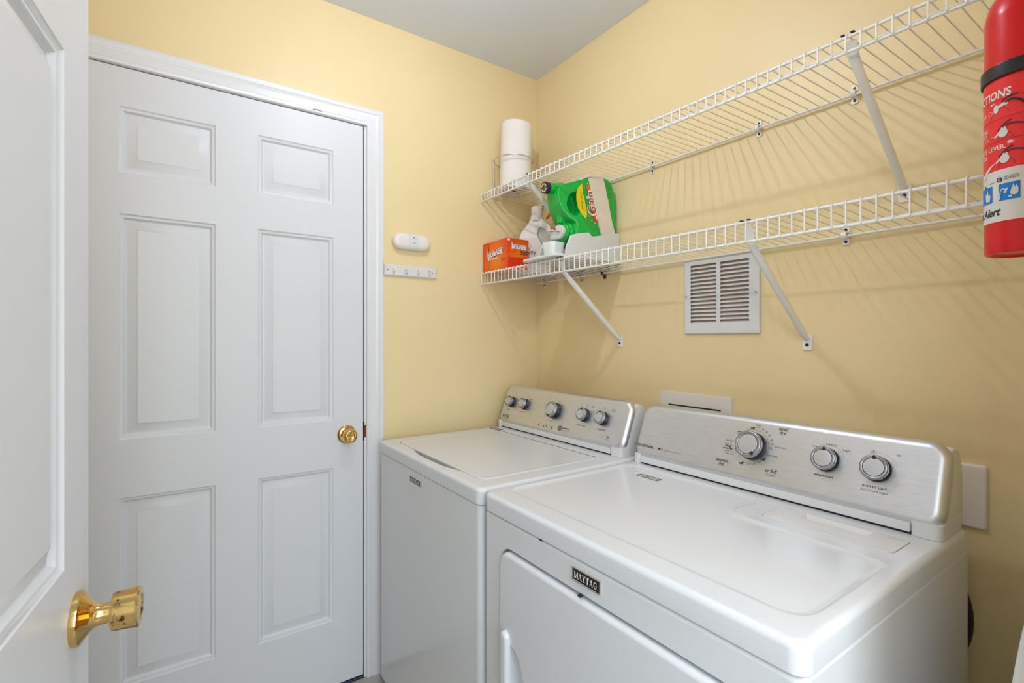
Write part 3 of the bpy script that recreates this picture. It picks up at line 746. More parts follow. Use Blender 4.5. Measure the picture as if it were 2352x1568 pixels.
ring2d(mb, TB, .135, ZL + .036, 0, .005, .0005, 2, n=14); ring2d(mb, TB, .135, ZL + .036, 0, .003, .0008, 4, n=14)
for k in range(3): mb.rr(.144, .178, ZL + .032 + k * .005, ZL + .0345 + k * .005, .0003, [(0, .0002), (0, .0005)], TB, 1)
mb.text('dryer sheets', -.262, ZL + .0685, w=.034, h=.004, T=TS, mi=3, z=.0005)
for k in range(4): mb.rr(-.227, -.202 + (k % 2) * .006, ZL + .058 + k * .0042, ZL + .060 + k * .0042, .0003, [(0, .0002), (0, .0005)], TS, 4)
ring2d(mb, TS, -.1935, ZL + .066, 0, .0065, .0006, 5, n=18); ring2d(mb, TS, -.1935, ZL + .066, 0, .0032, .0009, 6, n=18)
mb.rr(-.289, -.279, ZL + .110, ZL + .118, .0006, [(0, .0003), (0, .0006)], TS, 2)
# torn perforated opening down the front face
crack = [(.040, .1205), (.0415, .117), (.046, .115), (.050, .100), (.053, .085), (.058, .060), (.063, .049), (.060, .035), (.055, .018), (.050, .004)]
for k in range(len(crack) - 1):
    (x0, y0), (x1, y1) = crack[k], crack[k + 1]; w0 = .0016 if k < 4 else .0007
    mb.add([(x0 - w0, ZL + y0, .0016), (x1 - w0, ZL + y1, .0016), (x1 + w0, ZL + y1, .0016), (x0 + w0, ZL + y0, .0016)], [[0, 1, 2, 3]], TB, 4)
M_glow = mat('light_blue_print', (90, 190, 240), .4)
o = mb.build('dryer_sheet_box', [M_box, M_boxr, M_white, M_dred, M_ink, M_navyc, M_glow], smooth=False)
o['label'] = 'orange box of dryer sheets at the left end of the lower shelf'; o['category'] = 'box'

def remesh(mb, voxel, smooth_it, name, mats, parent=None, fn=None, extra=None, it_factor=0.5):
    me = bpy.data.meshes.new('tmp'); me.from_pydata(mb.v, [], mb.f); o = bpy.data.objects.new('tmp', me); COL.objects.link(o)
    r = o.modifiers.new('r', 'REMESH'); r.mode = 'VOXEL'; r.voxel_size = voxel
    s_ = o.modifiers.new('s', 'SMOOTH'); s_.iterations = smooth_it; s_.factor = it_factor
    bpy.context.view_layer.update(); dg = bpy.context.evaluated_depsgraph_get()
    ev = o.evaluated_get(dg); m2 = ev.to_mesh()
    out = MB(); V = [v.co.copy() for v in m2.vertices]
    if fn: V = [fn(v) for v in V]
    out.v = [tuple(v) for v in V]; out.f = [list(p.vertices) for p in m2.polygons]; out.m = [0] * len(out.f)
    ev.to_mesh_clear(); bpy.data.objects.remove(o); bpy.data.meshes.remove(me)
    if extra: extra(out)
    return out.build(name, mats, parent, sharp=60, wn=False)
def slabhole(mb, outer, hole_, h0, h1, T):
    mb.fill(outer, [hole_], h1, T); bm_ = MB(); bm_.fill(outer, [hole_], h0, T)
    bm_.f = [f[::-1] for f in bm_.f]; b = len(mb.v); mb.v += bm_.v; mb.f += [[b + i for i in f] for f in bm_.f]; mb.m += bm_.m
    mb.rings([[(x, y, h0) for x, y in outer], [(x, y, h1) for x, y in outer]], False, False, T)
    mb.rings([[(x, y, h1) for x, y in hole_], [(x, y, h0) for x, y in hole_]], False, False, T)

# big green detergent bottle lying in its dispenser, spout towards the room
JX0, JX1, JC = .372, .503, .4375
out = roundpoly([(-.215, 1.8070), (-.10, 1.8430), (-.040, 1.8430), (-.012, 1.78), (-.007, 1.70), (-.012, 1.575), (-.205, 1.592), (-.200, 1.664), (-.224, 1.678), (-.257, 1.714), (-.267, 1.765), (-.262, 1.7905)], [.03, .03, .03, .03, .03, .03, .03, .006, .02, .03, .02, .01])
hol = [(-.2040 + .027 * cos(t), 1.729 + .041 * sin(t)) for t in [2 * pi * k / 28 for k in range(28)]]
TJ = lambda x, y, z: Vector((z, x, y))
det = thing('detergent_bottle', 'big green detergent bottle lying on its side in the white holder', 'detergent bottle', (JC, -.15, 1.56))
mb = MB(); slabhole(mb, out, hol, JX0, JX1, TJ)
mb.box(JC - .016, JC + .016, -.238, -.15, 1.665, 1.785)
def jfn(v):
    t = min(max((v.y + .272) / .11, 0), 1); f = .50 + .50 * (t * t * (3 - 2 * t))
    return Vector((JC + (v.x - JC) * f, v.y, v.z))
def jextra(mb):
    mb.lathe([(0, -.006), (.0195, -.006), (.0205, .028), (.023, .060), (0, .060)], 32, axisT((JC, -.281, 1.7845), (0, 1, .10)))
    mb.lathe([(0, 0), (.033, 0), (.036, .004), (.036, .012), (.0395, .013), (.0425, .018), (.0425, .030), (.046, .050), (.053, .075), (.060, .110), (.060, .125), (0, .125)], 40, axisT((JC, -.224, 1.634), (0, 1, 0)))
remesh(mb, .0032, 14, 'bottle_body', M_green, det, jfn, jextra)
MB().lathe([(0, .001), (.013, 0), (.0195, 0), (.021, .003), (.021, .017), (0, .017)], 36, axisT((JC, -.304, 1.782), (0, 1, .10))).build('cap', M_navyc, det, sharp=40)
mb = MB(); Tc = axisT((JC, -.3042, 1.782), (0, -1, -.10))
ring2d(mb, Tc, 0, 0, .0105, .0045, .0003, 0, 10, 170); ring2d(mb, Tc, 0, 0, .0105, .0045, .0003, 0, 190, 350); ring2d(mb, Tc, 0, 0, 0, .0085, .0003, 1)
mb.build('cap_print', [M_yel, mat('violet_print', (60, 60, 130), .4)], det, smooth=False)
# label and printing on the side that faces the room
TG = frame((JX1 + .0006, 0, 0), (0, 1, 0), (0, 0, 1))
mb = MB()
lab = roundpoly([(-.190, 1.800), (-.150, 1.820), (-.040, 1.822), (-.030, 1.66), (-.130, 1.640), (-.168, 1.670), (-.195, 1.715), (-.203, 1.76)], .01)
mb.rings([[(x, y, h) for x, y in lab] for h in (-.002, .0002)], False, True, TG, 0)
cres = [(-.183, 1.803), (-.200, 1.785), (-.2075, 1.763), (-.2075, 1.740), (-.199, 1.712), (-.184, 1.692), (-.166, 1.678), (-.160, 1.690), (-.161, 1.708), (-.169, 1.735), (-.179, 1.765), (-.182, 1.785)]
mb.rings([[(x, y, h) for x, y in cres] for h in (-.004, .0010)], False, True, TG, 1)
ring2d(mb, TG, -.152, 1.790, 0, .0105, .0012, 2, n=20)
arc = [radians(a) for a in range(-75, 76, 10)]
for k in range(len(arc) - 1):
    mb.add([(-.105 + rr_ * -cos(a) * .50, 1.731 + rr_ * sin(a) * .95, .0013) for a, rr_ in ((arc[k], .058), (arc[k + 1], .058), (arc[k + 1], .070), (arc[k], .070))], [[0, 1, 2, 3]], TG, 3)
mb.text('Gain', -.1415, 1.7380, w=.092, h=.045, T=TG, mi=4, off=.055, shear=.2, z=.0022, rot=radians(100))
mb.text('Gain', -.1415, 1.7380, w=.080, h=.036, T=TG, mi=3, off=.004, shear=.2, z=.0026, rot=radians(100))
mb.text('MEGA PACK', -.186, 1.741, w=.062, h=.007, T=TG, mi=5, z=.0014, rot=radians(98))
for x, y, r in ((-.158, 1.806, .002), (-.172, 1.788, .0018), (-.150, 1.690, .002), (-.137, 1.675, .002), (-.121, 1.668, .0022), (-.145, 1.812, .0015)):
    ring2d(mb, TG, x, y, 0, r, .0012, 4, n=10)
ring2d(mb, TG, -.113, 1.690, 0, .014, .0012, 2, n=20)
ring2d(mb, TG, -.110, 1.690, 0, .007, .0016, 4, n=20)
mb.text('AROMA BOOST', -.0500, 1.745, w=.045, h=.004, T=TG, mi=4, z=.0012, rot=radians(-82)); mb.text('with essential oils  64 loads', -.044, 1.700, w=.06, h=.0035, T=TG, mi=4, z=.0012, rot=radians(-82))
mb.build('label', [M_greenl, M_yel, M_org, M_redp, M_white, M_ink], det, smooth=False)
# white tap with red button
mb = MB()
mb.lathe([(0, 0), (.024, 0), (.0265, .003), (.0265, .013), (.024, .016), (0, .016)], 36, axisT((JC, -.2405, 1.634), (0, 1, 0)))
mb.box(JC - .010, JC + .010, -.268, -.238, 1.606, 1.632, .004, 2)
mb.box(JC - .016, JC + .016, -.280, -.242, 1.6315, 1.6345, .0012, 2)
mb.lathe([(0, 0), (.009, 0), (.0085, .030), (0, .030)], 20, lambda x, y, z: Vector((JC + x, -.258 + y, 1.6035 + z)))
tap = mb.build('tap', M_plastic, det, sharp=40)
MB().lathe([(0, 0), (.0105, 0), (.0100, .006), (.0065, .0105), (0, .012)], 24, lambda x, y, z: Vector((JC + x, -.262 + y, 1.6345 + z))).build('button', M_redb, tap, sharp=50)

# white holder that cradles it
ZL = 1.5272
hx0, hx1 = .362, .5155
hold = thing('bottle_holder', 'white plastic dispenser base with drip tray under the green bottle', 'holder', (.44, -.17, ZL))
side = [(-.268, ZL + .008), (-.268, 1.565), (-.254, 1.590), (-.246, 1.607), (-.235, 1.612), (-.205, 1.620), (-.164, 1.6275), (-.158, 1.6265), (-.148, 1.6165), (-.140, 1.6155), (-.088, 1.6265), (-.032, 1.6400), (-.0095, 1.6420), (-.0035, 1.638), (-.0035, ZL + .008)]
mb = MB()
for a, b in ((hx0 - .004, hx0 + .002), (hx1 - .006, hx1)):
    mb.rings([[(x, y, z_) for y, z_ in sd] for x, sd in ((a, insetpoly(side, .0012)), (a + .0012, side), (b - .0012, side), (b, insetpoly(side, .0012)))], True, True)
mb.box(hx0, hx1 - .002, -.0085, -.0035, ZL + .01, 1.636); mb.box(hx0, hx1 - .002, -.202, -.197, ZL + .01, 1.578)
mb.build('cradle', M_plastic, hold, sharp=40)
mb = MB().rings([[(x, y, z_) for x, y in rrect(.340 + i, .5330 - i, -.332 + i, -.0035 - i, .016 - i)] for i, z_ in ((.003, ZL + .0003), (.0008, ZL + .001), (0, ZL + .003), (0, ZL + .0080), (.0012, ZL + .0098), (.003, ZL + .0100), (.006, ZL + .0095), (.007, ZL + .007))])
mb.build('drip_tray', M_plastic, hold)
mb = MB(); prs = [(.0, -.0010), (.0, .0014), (.001, .0020)]
path = [(-.150, 1.8335), (-.088, 1.8450), (-.055, 1.76), (-.034, 1.700), (-.022, 1.6430), (-.092, 1.6290), (-.110, 1.690), (-.131, 1.76)]
path = [(-.155, 1.8270), (-.083, 1.8435), (-.073, 1.8160), (-.022, 1.6400), (-.091, 1.6270), (-.1455, 1.7980)]
mb.rings([[(x, y, h) for x, y in path] for h in (-.002, .0030, .0036)], True, True, frame((JX1 + .0005, 0, 0), (0, 1, 0), (0, 0, 1)))
mb.rings([[(x, y, h) for x, y in [(-.0455, 1.7000), (-.021, 1.6360), (-.091, 1.6240), (-.108, 1.6880)]] for h in (.003, .0065, .007)], True, True, frame((JX1 + .0005, 0, 0), (0, 1, 0), (0, 0, 1)))
# strap over the top
mb.rings([[(x, y, z_) for x, y, z_ in [(JX1 + .004, -.155, 1.829), (JX1 + .004, -.083, 1.8435), (JX1 - .002, -.083, 1.8435), (JX1 - .002, -.155, 1.829)]],
          [(JX1 - .006, -.153, 1.8375), (JX1 - .006, -.080, 1.8478), (JX1 - .006, -.080, 1.8440), (JX1 - .006, -.153, 1.8300)],
          [(JX0 + .006, -.153, 1.8375), (JX0 + .006, -.080, 1.8478), (JX0 + .006, -.080, 1.8440), (JX0 + .006, -.153, 1.8300)]])
mb.build('strap', M_strap, hold, smooth=False)['label'] = 'cream strap buckled over the bottle'

# dosing cup standing on the drip tray under the tap
zc0 = ZL + .0102
mb = MB().rings([[(x, y, z_) for x, y in rrect(.4375 - w, .4375 + w, -.260 - w, -.260 + w, w * .55, 6)] for w, z_ in ((.026, zc0), (.0285, zc0 + .002), (.0325, zc0 + .044), (.0335, zc0 + .045), (.0335, zc0 + .053), (.0325, zc0 + .0535), (.0315, zc0 + .052), (.0270, zc0 + .004))], True, True)
o = mb.build('dosing_cup', M_cup, sharp=50); o['label'] = 'translucent white dosing cup under the tap of the green bottle'; o['category'] = 'cup'

# fabric softener bottle with moulded handle, turned towards the room
SB = Vector((.155, -.118, 1.5195)); fx = Vector((.755, .655, 0)).normalized()
TF = frame(SB, fx, (0, 0, 1))
sof = thing('softener_bottle', 'translucent white softener bottle standing between the orange box and the green bottle', 'softener bottle', tuple(SB))
body = roundpoly([(-.070, .0), (.066, .0), (.070, .06), (.072, .130), (.070, .165), (.058, .200), (.034, .222), (.026, .232), (-.026, .232), (-.034, .212), (-.066, .172), (-.073, .13)], [.008, .008, .02, .02, .02, .02, .012, .005, .005, .012, .03, .02])
hh = roundpoly([(.012, .195), (.034, .190), (.052, .158), (.055, .118), (.040, .092), (.026, .120), (.006, .165)], .012)
mb = MB(); slabhole(mb, body, hh, -.036, .036, TF); mb.box(-.005, .062, .088, .202, -.006, .006, T=TF)
def sfn(v):
    l = v - SB; a = l.dot(fx); n_ = Vector((fx.y, -fx.x, 0)); b = l.dot(n_)
    k = 1.0 - .45 * min(max((l.z - .15) / .07, 0), 1)
    if a > .025 and l.z > .08: k *= 1 - .45 * min(1, (a - .025) / .02) * min(1, (l.z - .08) / .04)
    return SB + fx * a + n_ * (b * k) + Vector((0, 0, l.z))
remesh(mb, .0035, 10, 'bottle_body', M_soft, sof, sfn)
Tn = lambda x, y, z: SB + Vector((x, y, z)) + fx * -.001
MB().lathe([(0, .224), (.0275, .224), (.0285, .240), (.0265, .243), (0, .243)], 32, Tn).build('collar', M_soft, sof, sharp=40)
MB().lathe([(0, .240), (.0255, .240), (.0255, .243), (.0245, .2445), (.0235, .282), (.0215, .284), (.015, .2845), (.0145, .2865), (0, .2865)], 36, Tn).build('cap', M_soft, sof, sharp=35)
TFl = frame(SB + Vector((fx.y, -fx.x, 0)) * .0352, fx, (0, 0, 1))
mb = MB()
mb.rings([[(x, y, h) for x, y in roundpoly([(-.066, .010), (.064, .010), (.066, .095), (.040, .104), (-.02, .115), (-.066, .125)], .012)] for h in (-.002, .0006)], False, True, TFl, 0)
mb.text('Downy', -.034, .087, w=.076, h=.030, T=TFl, mi=1, off=-.006, z=.0011)
mb.text('free & gentle', -.022, .0640, w=.046, h=.006, T=TFl, mi=2, z=.0011)
mb.add([(-.05, .050, .0011), (.055, .050, .0011), (.055, .0508, .0011), (-.05, .0508, .0011)], [[0, 1, 2, 3]], TFl, 3)
ring2d(mb, TFl, -.030, .115, .010, .0012, .0011, 2, n=20)
mb.build('label', [M_softl, M_ink, M_inkg, mat('pink_print', (226, 178, 186), .5)], sof, smooth=False)

# spray bottle mostly hidden behind the green bottle
SP = Vector((.262, -.046, 1.5150))
sp = thing('spray_bottle', 'orange trigger spray bottle half hidden behind the green bottle', 'spray bottle', tuple(SP))
TSp = lambda x, y, z: SP + Vector((x, y, z))
MB().lathe([(0, 0), (.030, 0), (.032, .004), (.032, .130), (.030, .150), (.028, .165), (0, .165)], 32, TSp).build('bottle_body', M_mauve, sp, sharp=40)
MB().lathe([(0, .165), (.028, .1655), (.0315, .172), (.0315, .198), (.028, .206), (0, .206)], 32, TSp).build('shoulder_band', M_navyc, sp, sharp=40)
MB().lathe([(0, .206), (.0265, .206), (.022, .225), (.0150, .240), (.0150, .255), (0, .255)], 28, TSp).build('neck', M_mauve, sp, sharp=40)
sd = Vector((-.90, -.40, 0)).normalized()
TT = frame(SP + Vector((0, 0, 0)), sd, (0, 0, 1))
mb = MB()
mb.rings([[(x, y, h) for x, y in roundpoly([(-.030, .262), (-.012, .255), (.012, .255), (.022, .270), (.070, .282), (.072, .297), (.000, .298), (-.034, .285)], .006)] for h in (-.010, -.008, .008, .010)], True, True, TT)
mb.build('spray_head', M_org, sp, sharp=50)
mb = MB()
mb.tube([TT(.067, .290, 0), TT(.075, .275, 0), TT(.076, .262, 0), TT(.084, .250, 0), TT(.094, .241, 0)], [.007, .0065, .0065, .0055, .0045], 12)
mb.tube([TT(.066, .287, 0), TT(.084, .296, 0), TT(.096, .301, 0)], [.006, .0055, .004], 12)
mb.build('trigger', M_org, sp, sharp=60)

# paper towel on its chrome stand
PT = Vector((.0895, -.1935, ZU + .0070))
hold2 = thing('paper_towel_holder', 'chrome wire stand around the paper towel roll on the upper shelf', 'paper towel holder', tuple(PT))
Tp = lambda x, y, z: PT + Vector((x, y, z))
def circ(r, z, n=40): return [(r * cos(2 * pi * k / n), r * sin(2 * pi * k / n), z) for k in range(n)]
MB().tube(circ(.0835, .138), .0022, 8, True, T=Tp).build('upper_ring', M_chrome, hold2)
MB().tube(circ(.0800, .0105), .0024, 8, True, T=Tp).build('base_ring', M_chrome, hold2)
mb = MB(); a0 = radians(230)
post = (.0835 * cos(a0), .0835 * sin(a0))
mb.tube([(post[0] * .96, post[1] * .96, .0105), (post[0], post[1], .09), (post[0], post[1], .138)], .0022, 8, T=Tp)
mb.lathe([(0, -.005), (.004, -.003), (.0052, 0), (.004, .004), (0, .0055)], 16, lambda x, y, z: Tp(post[0] + x, post[1] + y,   .143 + z))
mb.build('post', M_chrome, hold2)
mb = MB()
for a in (34, 124, 214, 304):
    t = radians(a); mb.tube([(0, 0, .0105), (.080 * cos(t), .080 * sin(t), .0105)], .0020, 8, T=Tp)
    mb.lathe([(0, 0.0), (.0045, 0.0), (.0045, .008), (0, .010)], 12, lambda x, y, z, t=t: Tp(.080 * cos(t) + x, .080 * sin(t) + y, z))
mb.tube([(0, 0, .0105), (0, 0, .20)], .003, 8, T=Tp)
mb.build('base_frame', M_chrome, hold2)
mb = MB()
mb.rings([[(.020 * cos(q), .020 * sin(q), z_) for q in [2 * pi * k / 40 for k in range(40)]] for z_ in (.014, .294)][::-1], False, False, Tp, 1)
tilt = lambda x, y, z: Tp(x + z * .020, y + z * .012, z)
rs = []
for r, z_ in ((.020, .294), (.046, .296), (.0545, .2955), (.0575, .292), (.0582, .28), (.0582, .020), (.057, .014), (.020, .014)):
    rs.append([(r * cos(q), r * sin(q), z_) for q in [2 * pi * k / 48 for k in range(48)]])
mb.rings(rs, False, False, tilt)
# loose outer sheet
A = [radians(a) for a in range(-62, 62, 8)]
sheet = [(.0600 + .0125 * max(0, sin((a - radians(-20)) * 1.1)) if a > radians(-20) else .0592, a) for a in A]
lo = [((r) * cos(a), (r) * sin(a)) for r, a in sheet]; li = [((r - .0012) * cos(a), (r - .0012) * sin(a)) for r, a in sheet]
loop = lo + li[::-1]
mb.rings([[(x, y, z_) for x, y in loop] for z_ in (.016, .286)], True, True, tilt)
o = mb.build('paper_towel_roll', [M_paper, M_duct], sharp=50); o['label'] = 'white paper towel roll standing in the chrome stand on the upper shelf'; o['category'] = 'paper towel'

# ------------------------------------------------------------------ fire extinguisher on the near wall
EX = Vector((1.6400, -.3680, 0)); R = .0420
ext = thing('fire_extinguisher', 'red fire extinguisher with black band at the right edge of the photo', 'fire extinguisher', (EX.x, EX.y, 1.370))
Te = lambda x, y, z: EX + Vector((x, y, z))
MB().lathe([(0, 1.375), (.034, 1.374), (.0375, 1.3705), (.0405, 1.3712), (R, 1.374), (R, 1.392), (R - .0006, 1.394), (R, 1.396), (R, 1.712), (.0403, 1.724), (.0370, 1.738), (.0300, 1.750), (.0200, 1.758), (.0145, 1.761), (.0145, 1.774), (0, 1.774)], 64, Te).build('cylinder', M_red, ext, sharp=45)
MB().lathe([(R + .0003, 1.6230), (R + .0032, 1.6230), (R + .0035, 1.6245), (R + .0035, 1.6405), (R + .0032, 1.6420), (R + .0003, 1.6420)], 64, Te).build('retaining_band', M_dark, ext, sharp=45)
vc = Vector((1.8067 - EX.x, -1.3864 - EX.y)).normalized(); va = math.atan2(vc.y, vc.x)
def Tx(x, y, z):
    t = va + x / R; return Vector((EX.x + (R + .0004 + z) * cos(t), EX.y + (R + .0004 + z) * sin(t), y))
mb = MB()
def grid(mb, x0, x1, y0, y1, z, mi, n=None):
    n = n or max(1, int(abs(x1 - x0) / .003))
    v = [(x0 + (x1 - x0) * k / n, y, z) for k in range(n + 1) for y in (y0, y1)]
    mb.add(v, [[2 * k, 2 * k + 2, 2 * k + 3, 2 * k + 1] for k in range(n)], Tx, mi)
grid(mb, -.105, .105, 1.4900, 1.6200, 0, 0, 48)
grid(mb, -.105, .105, 1.4160, 1.4900, 0, 1, 48)
for zz in (1.5900, 1.5630, 1.5310): grid(mb, -.105, .105, zz, zz + .0005, .0002, 3, 40)
mb.text('INSTRUCTIONS', -.0120, 1.5990, w=.090, h=.0125, T=Tx, mi=1, off=.03, z=.0003, align='RIGHT', shear=.08)
mb.text('HOLD UPRIGHT.', -.0445, 1.5745, w=.050, h=.0052, T=Tx, mi=1, off=.01, z=.0003, align='RIGHT')
mb.text('AIM AT BASE OF FIRE', -.0430, 1.5520, w=.060, h=.0056, T=Tx, mi=1, off=.01, z=.0003, align='RIGHT')
mb.text('STAND BACK 6 FEET.', -.0440, 1.5450, w=.055, h=.0056, T=Tx, mi=1, off=.01, z=.0003, align='RIGHT')
mb.text('6 feet', -.0400, 1.5385, w=.010, h=.0040, T=Tx, mi=1, z=.0003, align='RIGHT')
grid(mb, -.0375, -.0325, 1.5398, 1.5404, .0003, 1); grid(mb, -.056, -.052, 1.5370, 1.5376, .0003, 1)
mb.text('SQUEEZE LEVER.', -.0180, 1.5220, w=.060, h=.0075, T=Tx, mi=1, off=.015, z=.0003, align='RIGHT')
mb.text('SWEEP SIDE TO SIDE.', -.0435, 1.5135, w=.060, h=.0056, T=Tx, mi=1, off=.01, z=.0003, align='RIGHT')
def stroke(mb, pts, w, z, mi):
    for k in range(len(pts) - 1):
        a = Vector(pts[k]); b = Vector(pts[k + 1]); n_ = Vector((-(b - a).y, (b - a).x)).normalized() * w / 2
        w2 = 1
        mb.add([(p.x, p.y, z) for p in (a - n_, b - n_, b + n_, a + n_)], [[0, 1, 2, 3]], Tx, mi)
def poly(pts, mi, z): mb.add([(x, y, z) for x, y in pts], [list(range(len(pts)))], Tx, mi)
def strip(lo, hi, mi, z):
    for k in range(len(lo) - 1):
        mb.add([(x, y, z) for x, y in (lo[k], lo[k + 1], hi[k + 1], hi[k])], [[0, 1, 2, 3]], Tx, mi)
def curve(pts, w, mi, z, n=5):
    # smooth tapered line through three or four points
    P = []
    for k in range(len(pts) - 1):
        p0 = Vector(pts[max(k - 1, 0)]); p1 = Vector(pts[k]); p2 = Vector(pts[k + 1]); p3 = Vector(pts[min(k + 2, len(pts) - 1)])
        for j in range(n):
            t = j / n
            P.append(.5 * ((2 * p1) + (p2 - p0) * t + (2 * p0 - 5 * p1 + 4 * p2 - p3) * t * t + (3 * p1 - p0 - 3 * p2 + p3) * t ** 3))
    P.append(Vector(pts[-1])); lo = []; hi = []
    for k, p in enumerate(P):
        d = (P[min(k + 1, len(P) - 1)] - P[max(k - 1, 0)]).normalized(); q = Vector((-d.y, d.x)) * w / 2
        lo.append(tuple(p - q)); hi.append(tuple(p + q))
    strip(lo, hi, mi, z)
for kz, cx, cy in ((0, -.0297, 1.5787), (1, -.0213, 1.5418), (2, -.0195, 1.5045)):
    a, b = (.0055, .0064) if kz else (.0034, .0060)
    curve([(cx - .004, cy - .005), (cx - .0065, cy - .009), (cx - .0068, cy - .013)], .0004, 3, .0003)
    curve([(cx + .005, cy - .001), (cx + .0095, cy - .004), (cx + .0115, cy - .010)] if kz else [(cx + .008, cy - .001), (cx + .013, cy - .004), (cx + .016, cy - .009)], .0004, 3, .0003)
    poly([(cx + (a + .0005) * cos(t), cy + (b + .0005) * sin(t)) for t in [2 * pi * k / 24 for k in range(24)]], 6, .0004)
    poly([(cx + a * cos(t), cy + b * sin(t)) for t in [2 * pi * k / 24 for k in range(24)]], 1, .0005)
    if kz == 0:
        ring2d(mb, Tx, cx - .0085, cy - .0035, .0030, .0005, .0005, 4, n=20)
        curve([(cx + .002, cy + .0015), (cx + .008, cy + .0035), (cx + .014, cy + .0040)], .0040, 1, .0005)
        poly([(cx - .0085, cy + .0085), (cx - .0060, cy + .0105), (cx - .0060, cy + .0095), (cx - .0020, cy + .0100), (cx - .0020, cy + .0080), (cx - .0060, cy + .0075), (cx - .0060, cy + .0065)], 1, .0005)
        ox, oy = cx + .011, cy + .002
        curve([(ox - .004, oy + .006), (ox + .001, oy + .0095), (ox + .009, oy + .0115), (ox + .013, oy + .0120)], .0016, 3, .0006)
        curve([(ox + .000, oy + .004), (ox + .008, oy + .0055), (ox + .016, oy + .0010), (ox + .021, oy - .0050)], .0034, 3, .0006)
    else:
        poly([(cx - .0110, cy - .0030), (cx - .0100, cy - .0050), (cx - .0045, cy - .0010), (cx - .0055, cy + .0020)], 1, .0005)
        for q in (0, 1): poly([(cx - .0010 + q * .0035 + .0014 * cos(t), cy + .0066 + .0016 * sin(t)) for t in [2 * pi * k / 12 for k in range(12)]], 1, .0006)
        curve([(cx - .0060, cy + .0040), (cx - .0010, cy + .0095), (cx + .0050, cy + .0140), (cx + .0090, cy + .0160)], .0018, 3, .0007)
        curve([(cx + .0025, cy + .0085), (cx + .0085, cy + .0105), (cx + .0150, cy + .0095), (cx + .0215, cy + .0070)], .0018, 3, .0007)
# discharge jet and the pointing hand
strip([(-.0310, 1.5005), (-.0370, 1.4960), (-.0440, 1.4890), (-.0500, 1.4800)], [(-.0310, 1.5015), (-.0385, 1.4985), (-.0470, 1.4930), (-.0590, 1.4820)], 1, .0005)
poly([(-.0165, 1.5255), (-.0140, 1.5240), (-.0105, 1.5245), (-.0085, 1.5275), (-.0110, 1.5270), (-.0125, 1.5290), (-.0150, 1.5285)], 1, .0005)
# class pictograms on the white part
mb.add([(-.0253 + .0036 * cos(t), 1.4755 + .0036 * sin(t), .0004) for t in [2 * pi * k / 20 for k in range(20)]], [list(range(20))], Tx, 5)
mb.text('C', -.0253, 1.4755, h=.0040, T=Tx, mi=1, off=.02, z=.0006)
mb.text('ELECTRICAL\nEQUIPMENT', -.0200, 1.4765, w=.016, h=.0060, T=Tx, mi=3, z=.0004, align='LEFT')
mb.text('B', -.0480, 1.4700, h=.0052, T=Tx, mi=3, off=.02, z=.0004); mb.text('LIQUIDS', -.0360, 1.4735, w=.008, h=.0022, T=Tx, mi=3, z=.0004)
grid(mb, -.0262, -.0030, 1.4450, 1.4690, .0004, 2)
grid(mb, -.0600, -.0352, 1.4450, 1.4690, .0004, 2)
def blob(mb, pts, mi=1, z=.0007): mb.add([(x, y, z) for x, y in roundpoly(pts, .0012, 3)], [list(range(len(pts) * 4))], Tx, mi)
blob(mb, [(-.0085, 1.4500), (-.0050, 1.4530), (-.0050, 1.4600), (-.0075, 1.4650), (-.0080, 1.4600), (-.0098, 1.4670), (-.0115, 1.4600), (-.0130, 1.4560), (-.0130, 1.4520)])
blob(mb, [(-.0205, 1.4560), (-.0175, 1.4620), (-.0150, 1.4620), (-.0165, 1.4580), (-.0185, 1.4540)])
stroke(mb, [(-.0250, 1.4470), (-.0240, 1.4580), (-.0220, 1.4620), (-.0180, 1.4600)], .0012, .0007, 1)
blob(mb, [(-.0150, 1.4480), (-.0105, 1.4480), (-.0120, 1.4510), (-.0150, 1.4505)])
blob(mb, [(-.0460, 1.4480), (-.0390, 1.4480), (-.0375, 1.4550), (-.0400, 1.4600), (-.0410, 1.4560), (-.0430, 1.4660), (-.0450, 1.4590), (-.0475, 1.4600)])
mb.text('First Alert', -.0235, 1.4305, w=.056, h=.0115, T=Tx, mi=3, off=.025, shear=.3, z=.0004, align='RIGHT')
mb.build('instruction_label', [M_redl, M_labelw, M_blue, M_ink, M_cream, M_navyc, M_inkg], ext, sharp=50, wn=False)['label'] = 'red, white and blue instruction label'
mb = MB(); mb.box(-.014, .014, -.020, .030, 1.774, 1.797, .003, 2, T=Te); mb.lathe([(0, 0), (.012, 0), (.012, .010), (0, .011)], 24, axisT((EX.x - .013, EX.y, 1.786), (-1, 0, 0)))
mb.build('valve', M_satin, ext)
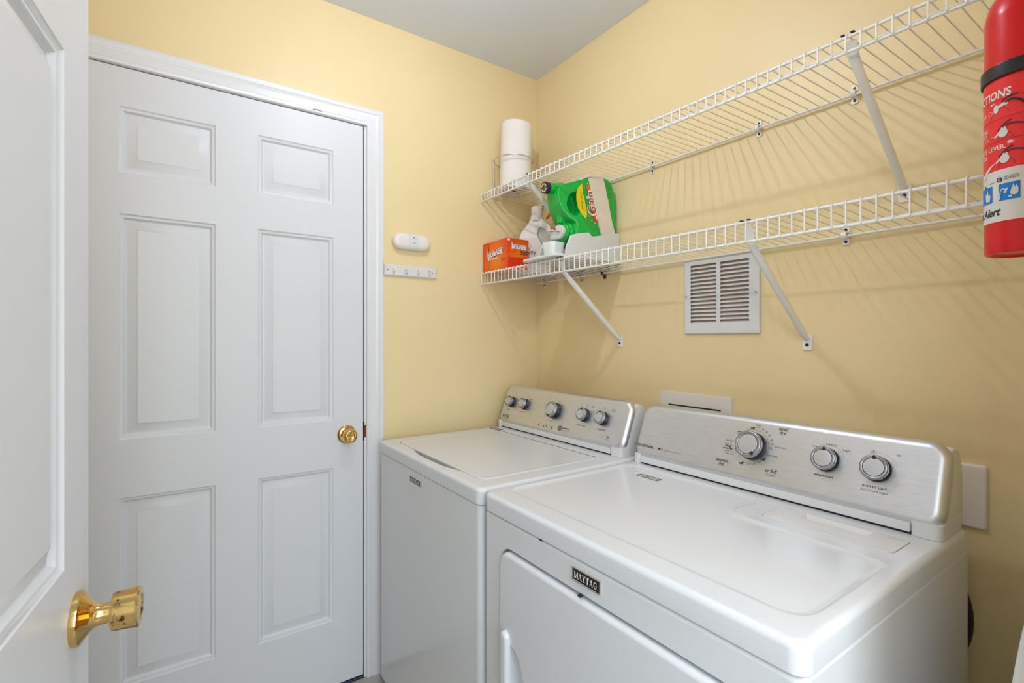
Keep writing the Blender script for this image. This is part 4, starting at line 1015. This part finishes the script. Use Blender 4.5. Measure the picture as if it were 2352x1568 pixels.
mb = MB(); mb.box(-.009, .009, -.095, .020, 1.812, 1.819, .003, 2, T=lambda x, y, z: Te(x, y, z + (-.02 - y) * .25 if y < -.02 else z)); mb.box(-.009, .009, -.090, .010, 1.796, 1.803, .003, 2, T=lambda x, y, z: Te(x, y, z - (-.02 - y) * .12 if y < -.02 else z))
mb.build('lever', M_dark, ext)
MB().box(EX.x + R + .001, XR - .0005, EX.y - .014, EX.y + .014, 1.40, 1.70, .002, 2).build('wall_bracket', M_dark, ext)

# ------------------------------------------------------------------ white folded board with rounded nose in the gap right of the dryer
nose = [(-.530, .02), (-.530, .72), (-.522, .775), (-.506, .809), (-.478, .836), (-.459, .852), (-.439, .865), (-.405, .878), (-.370, .882), (-.330, .875), (-.295, .855), (-.270, .82), (-.255, .77), (-.250, .02)]
Tb = lambda x, y, z: Vector((1.662 + z, x - .008, y))
brd = thing('ironing_board', 'white rounded end of an upright board at the bottom right corner', 'ironing board', (1.662, -.48, 0))
mb = MB().rings([[(x, y, h) for x, y in insetpoly(roundpoly(nose, .02), i)] for i, h in ((.006, -.010), (.002, -.008), (0, -.004), (0, .004), (.002, .008), (.006, .010))], True, True, Tb)
mb.build('padded_cover', M_fabric, brd)
mb = MB()
for y in (-.47, -.32): mb.tube([(1.690, y, .0), (1.690, y, .80)], .007, 10)
mb.build('folded_leg_frame', M_satin, brd)

# ------------------------------------------------------------------ bare bulb ceiling lamp (above the frame) that lights the room
lamp = thing('ceiling_lamp', 'white lampholder with a lit bulb on the ceiling above the appliances', 'ceiling lamp', (LAMP[0], LAMP[1], H))
Tl = lambda x, y, z: Vector((LAMP[0] + x, LAMP[1] + y, z))
MB().lathe([(0, H - .0005), (.062, H - .0005), (.060, H - .012), (.035, H - .030), (.026, H - .055), (0, H - .055)], 36, Tl).build('lampholder', M_plastic, lamp, sharp=40)
MB().lathe([(.0, H - .055), (.009, H - .057), (.011, H - .072), (.0, H - .072)], 24, Tl).build('bulb_cap', M_satin, lamp, sharp=40)
MB().lathe([(.0, H - .0722), (.009, H - .075), (.015, H - .082), (.0185, H - .092), (.0185, H - .101), (.015, H - .110), (.009, H - .116), (0, H - .118)], 28, Tl).build('bulb', M_bulb, lamp, sharp=60)
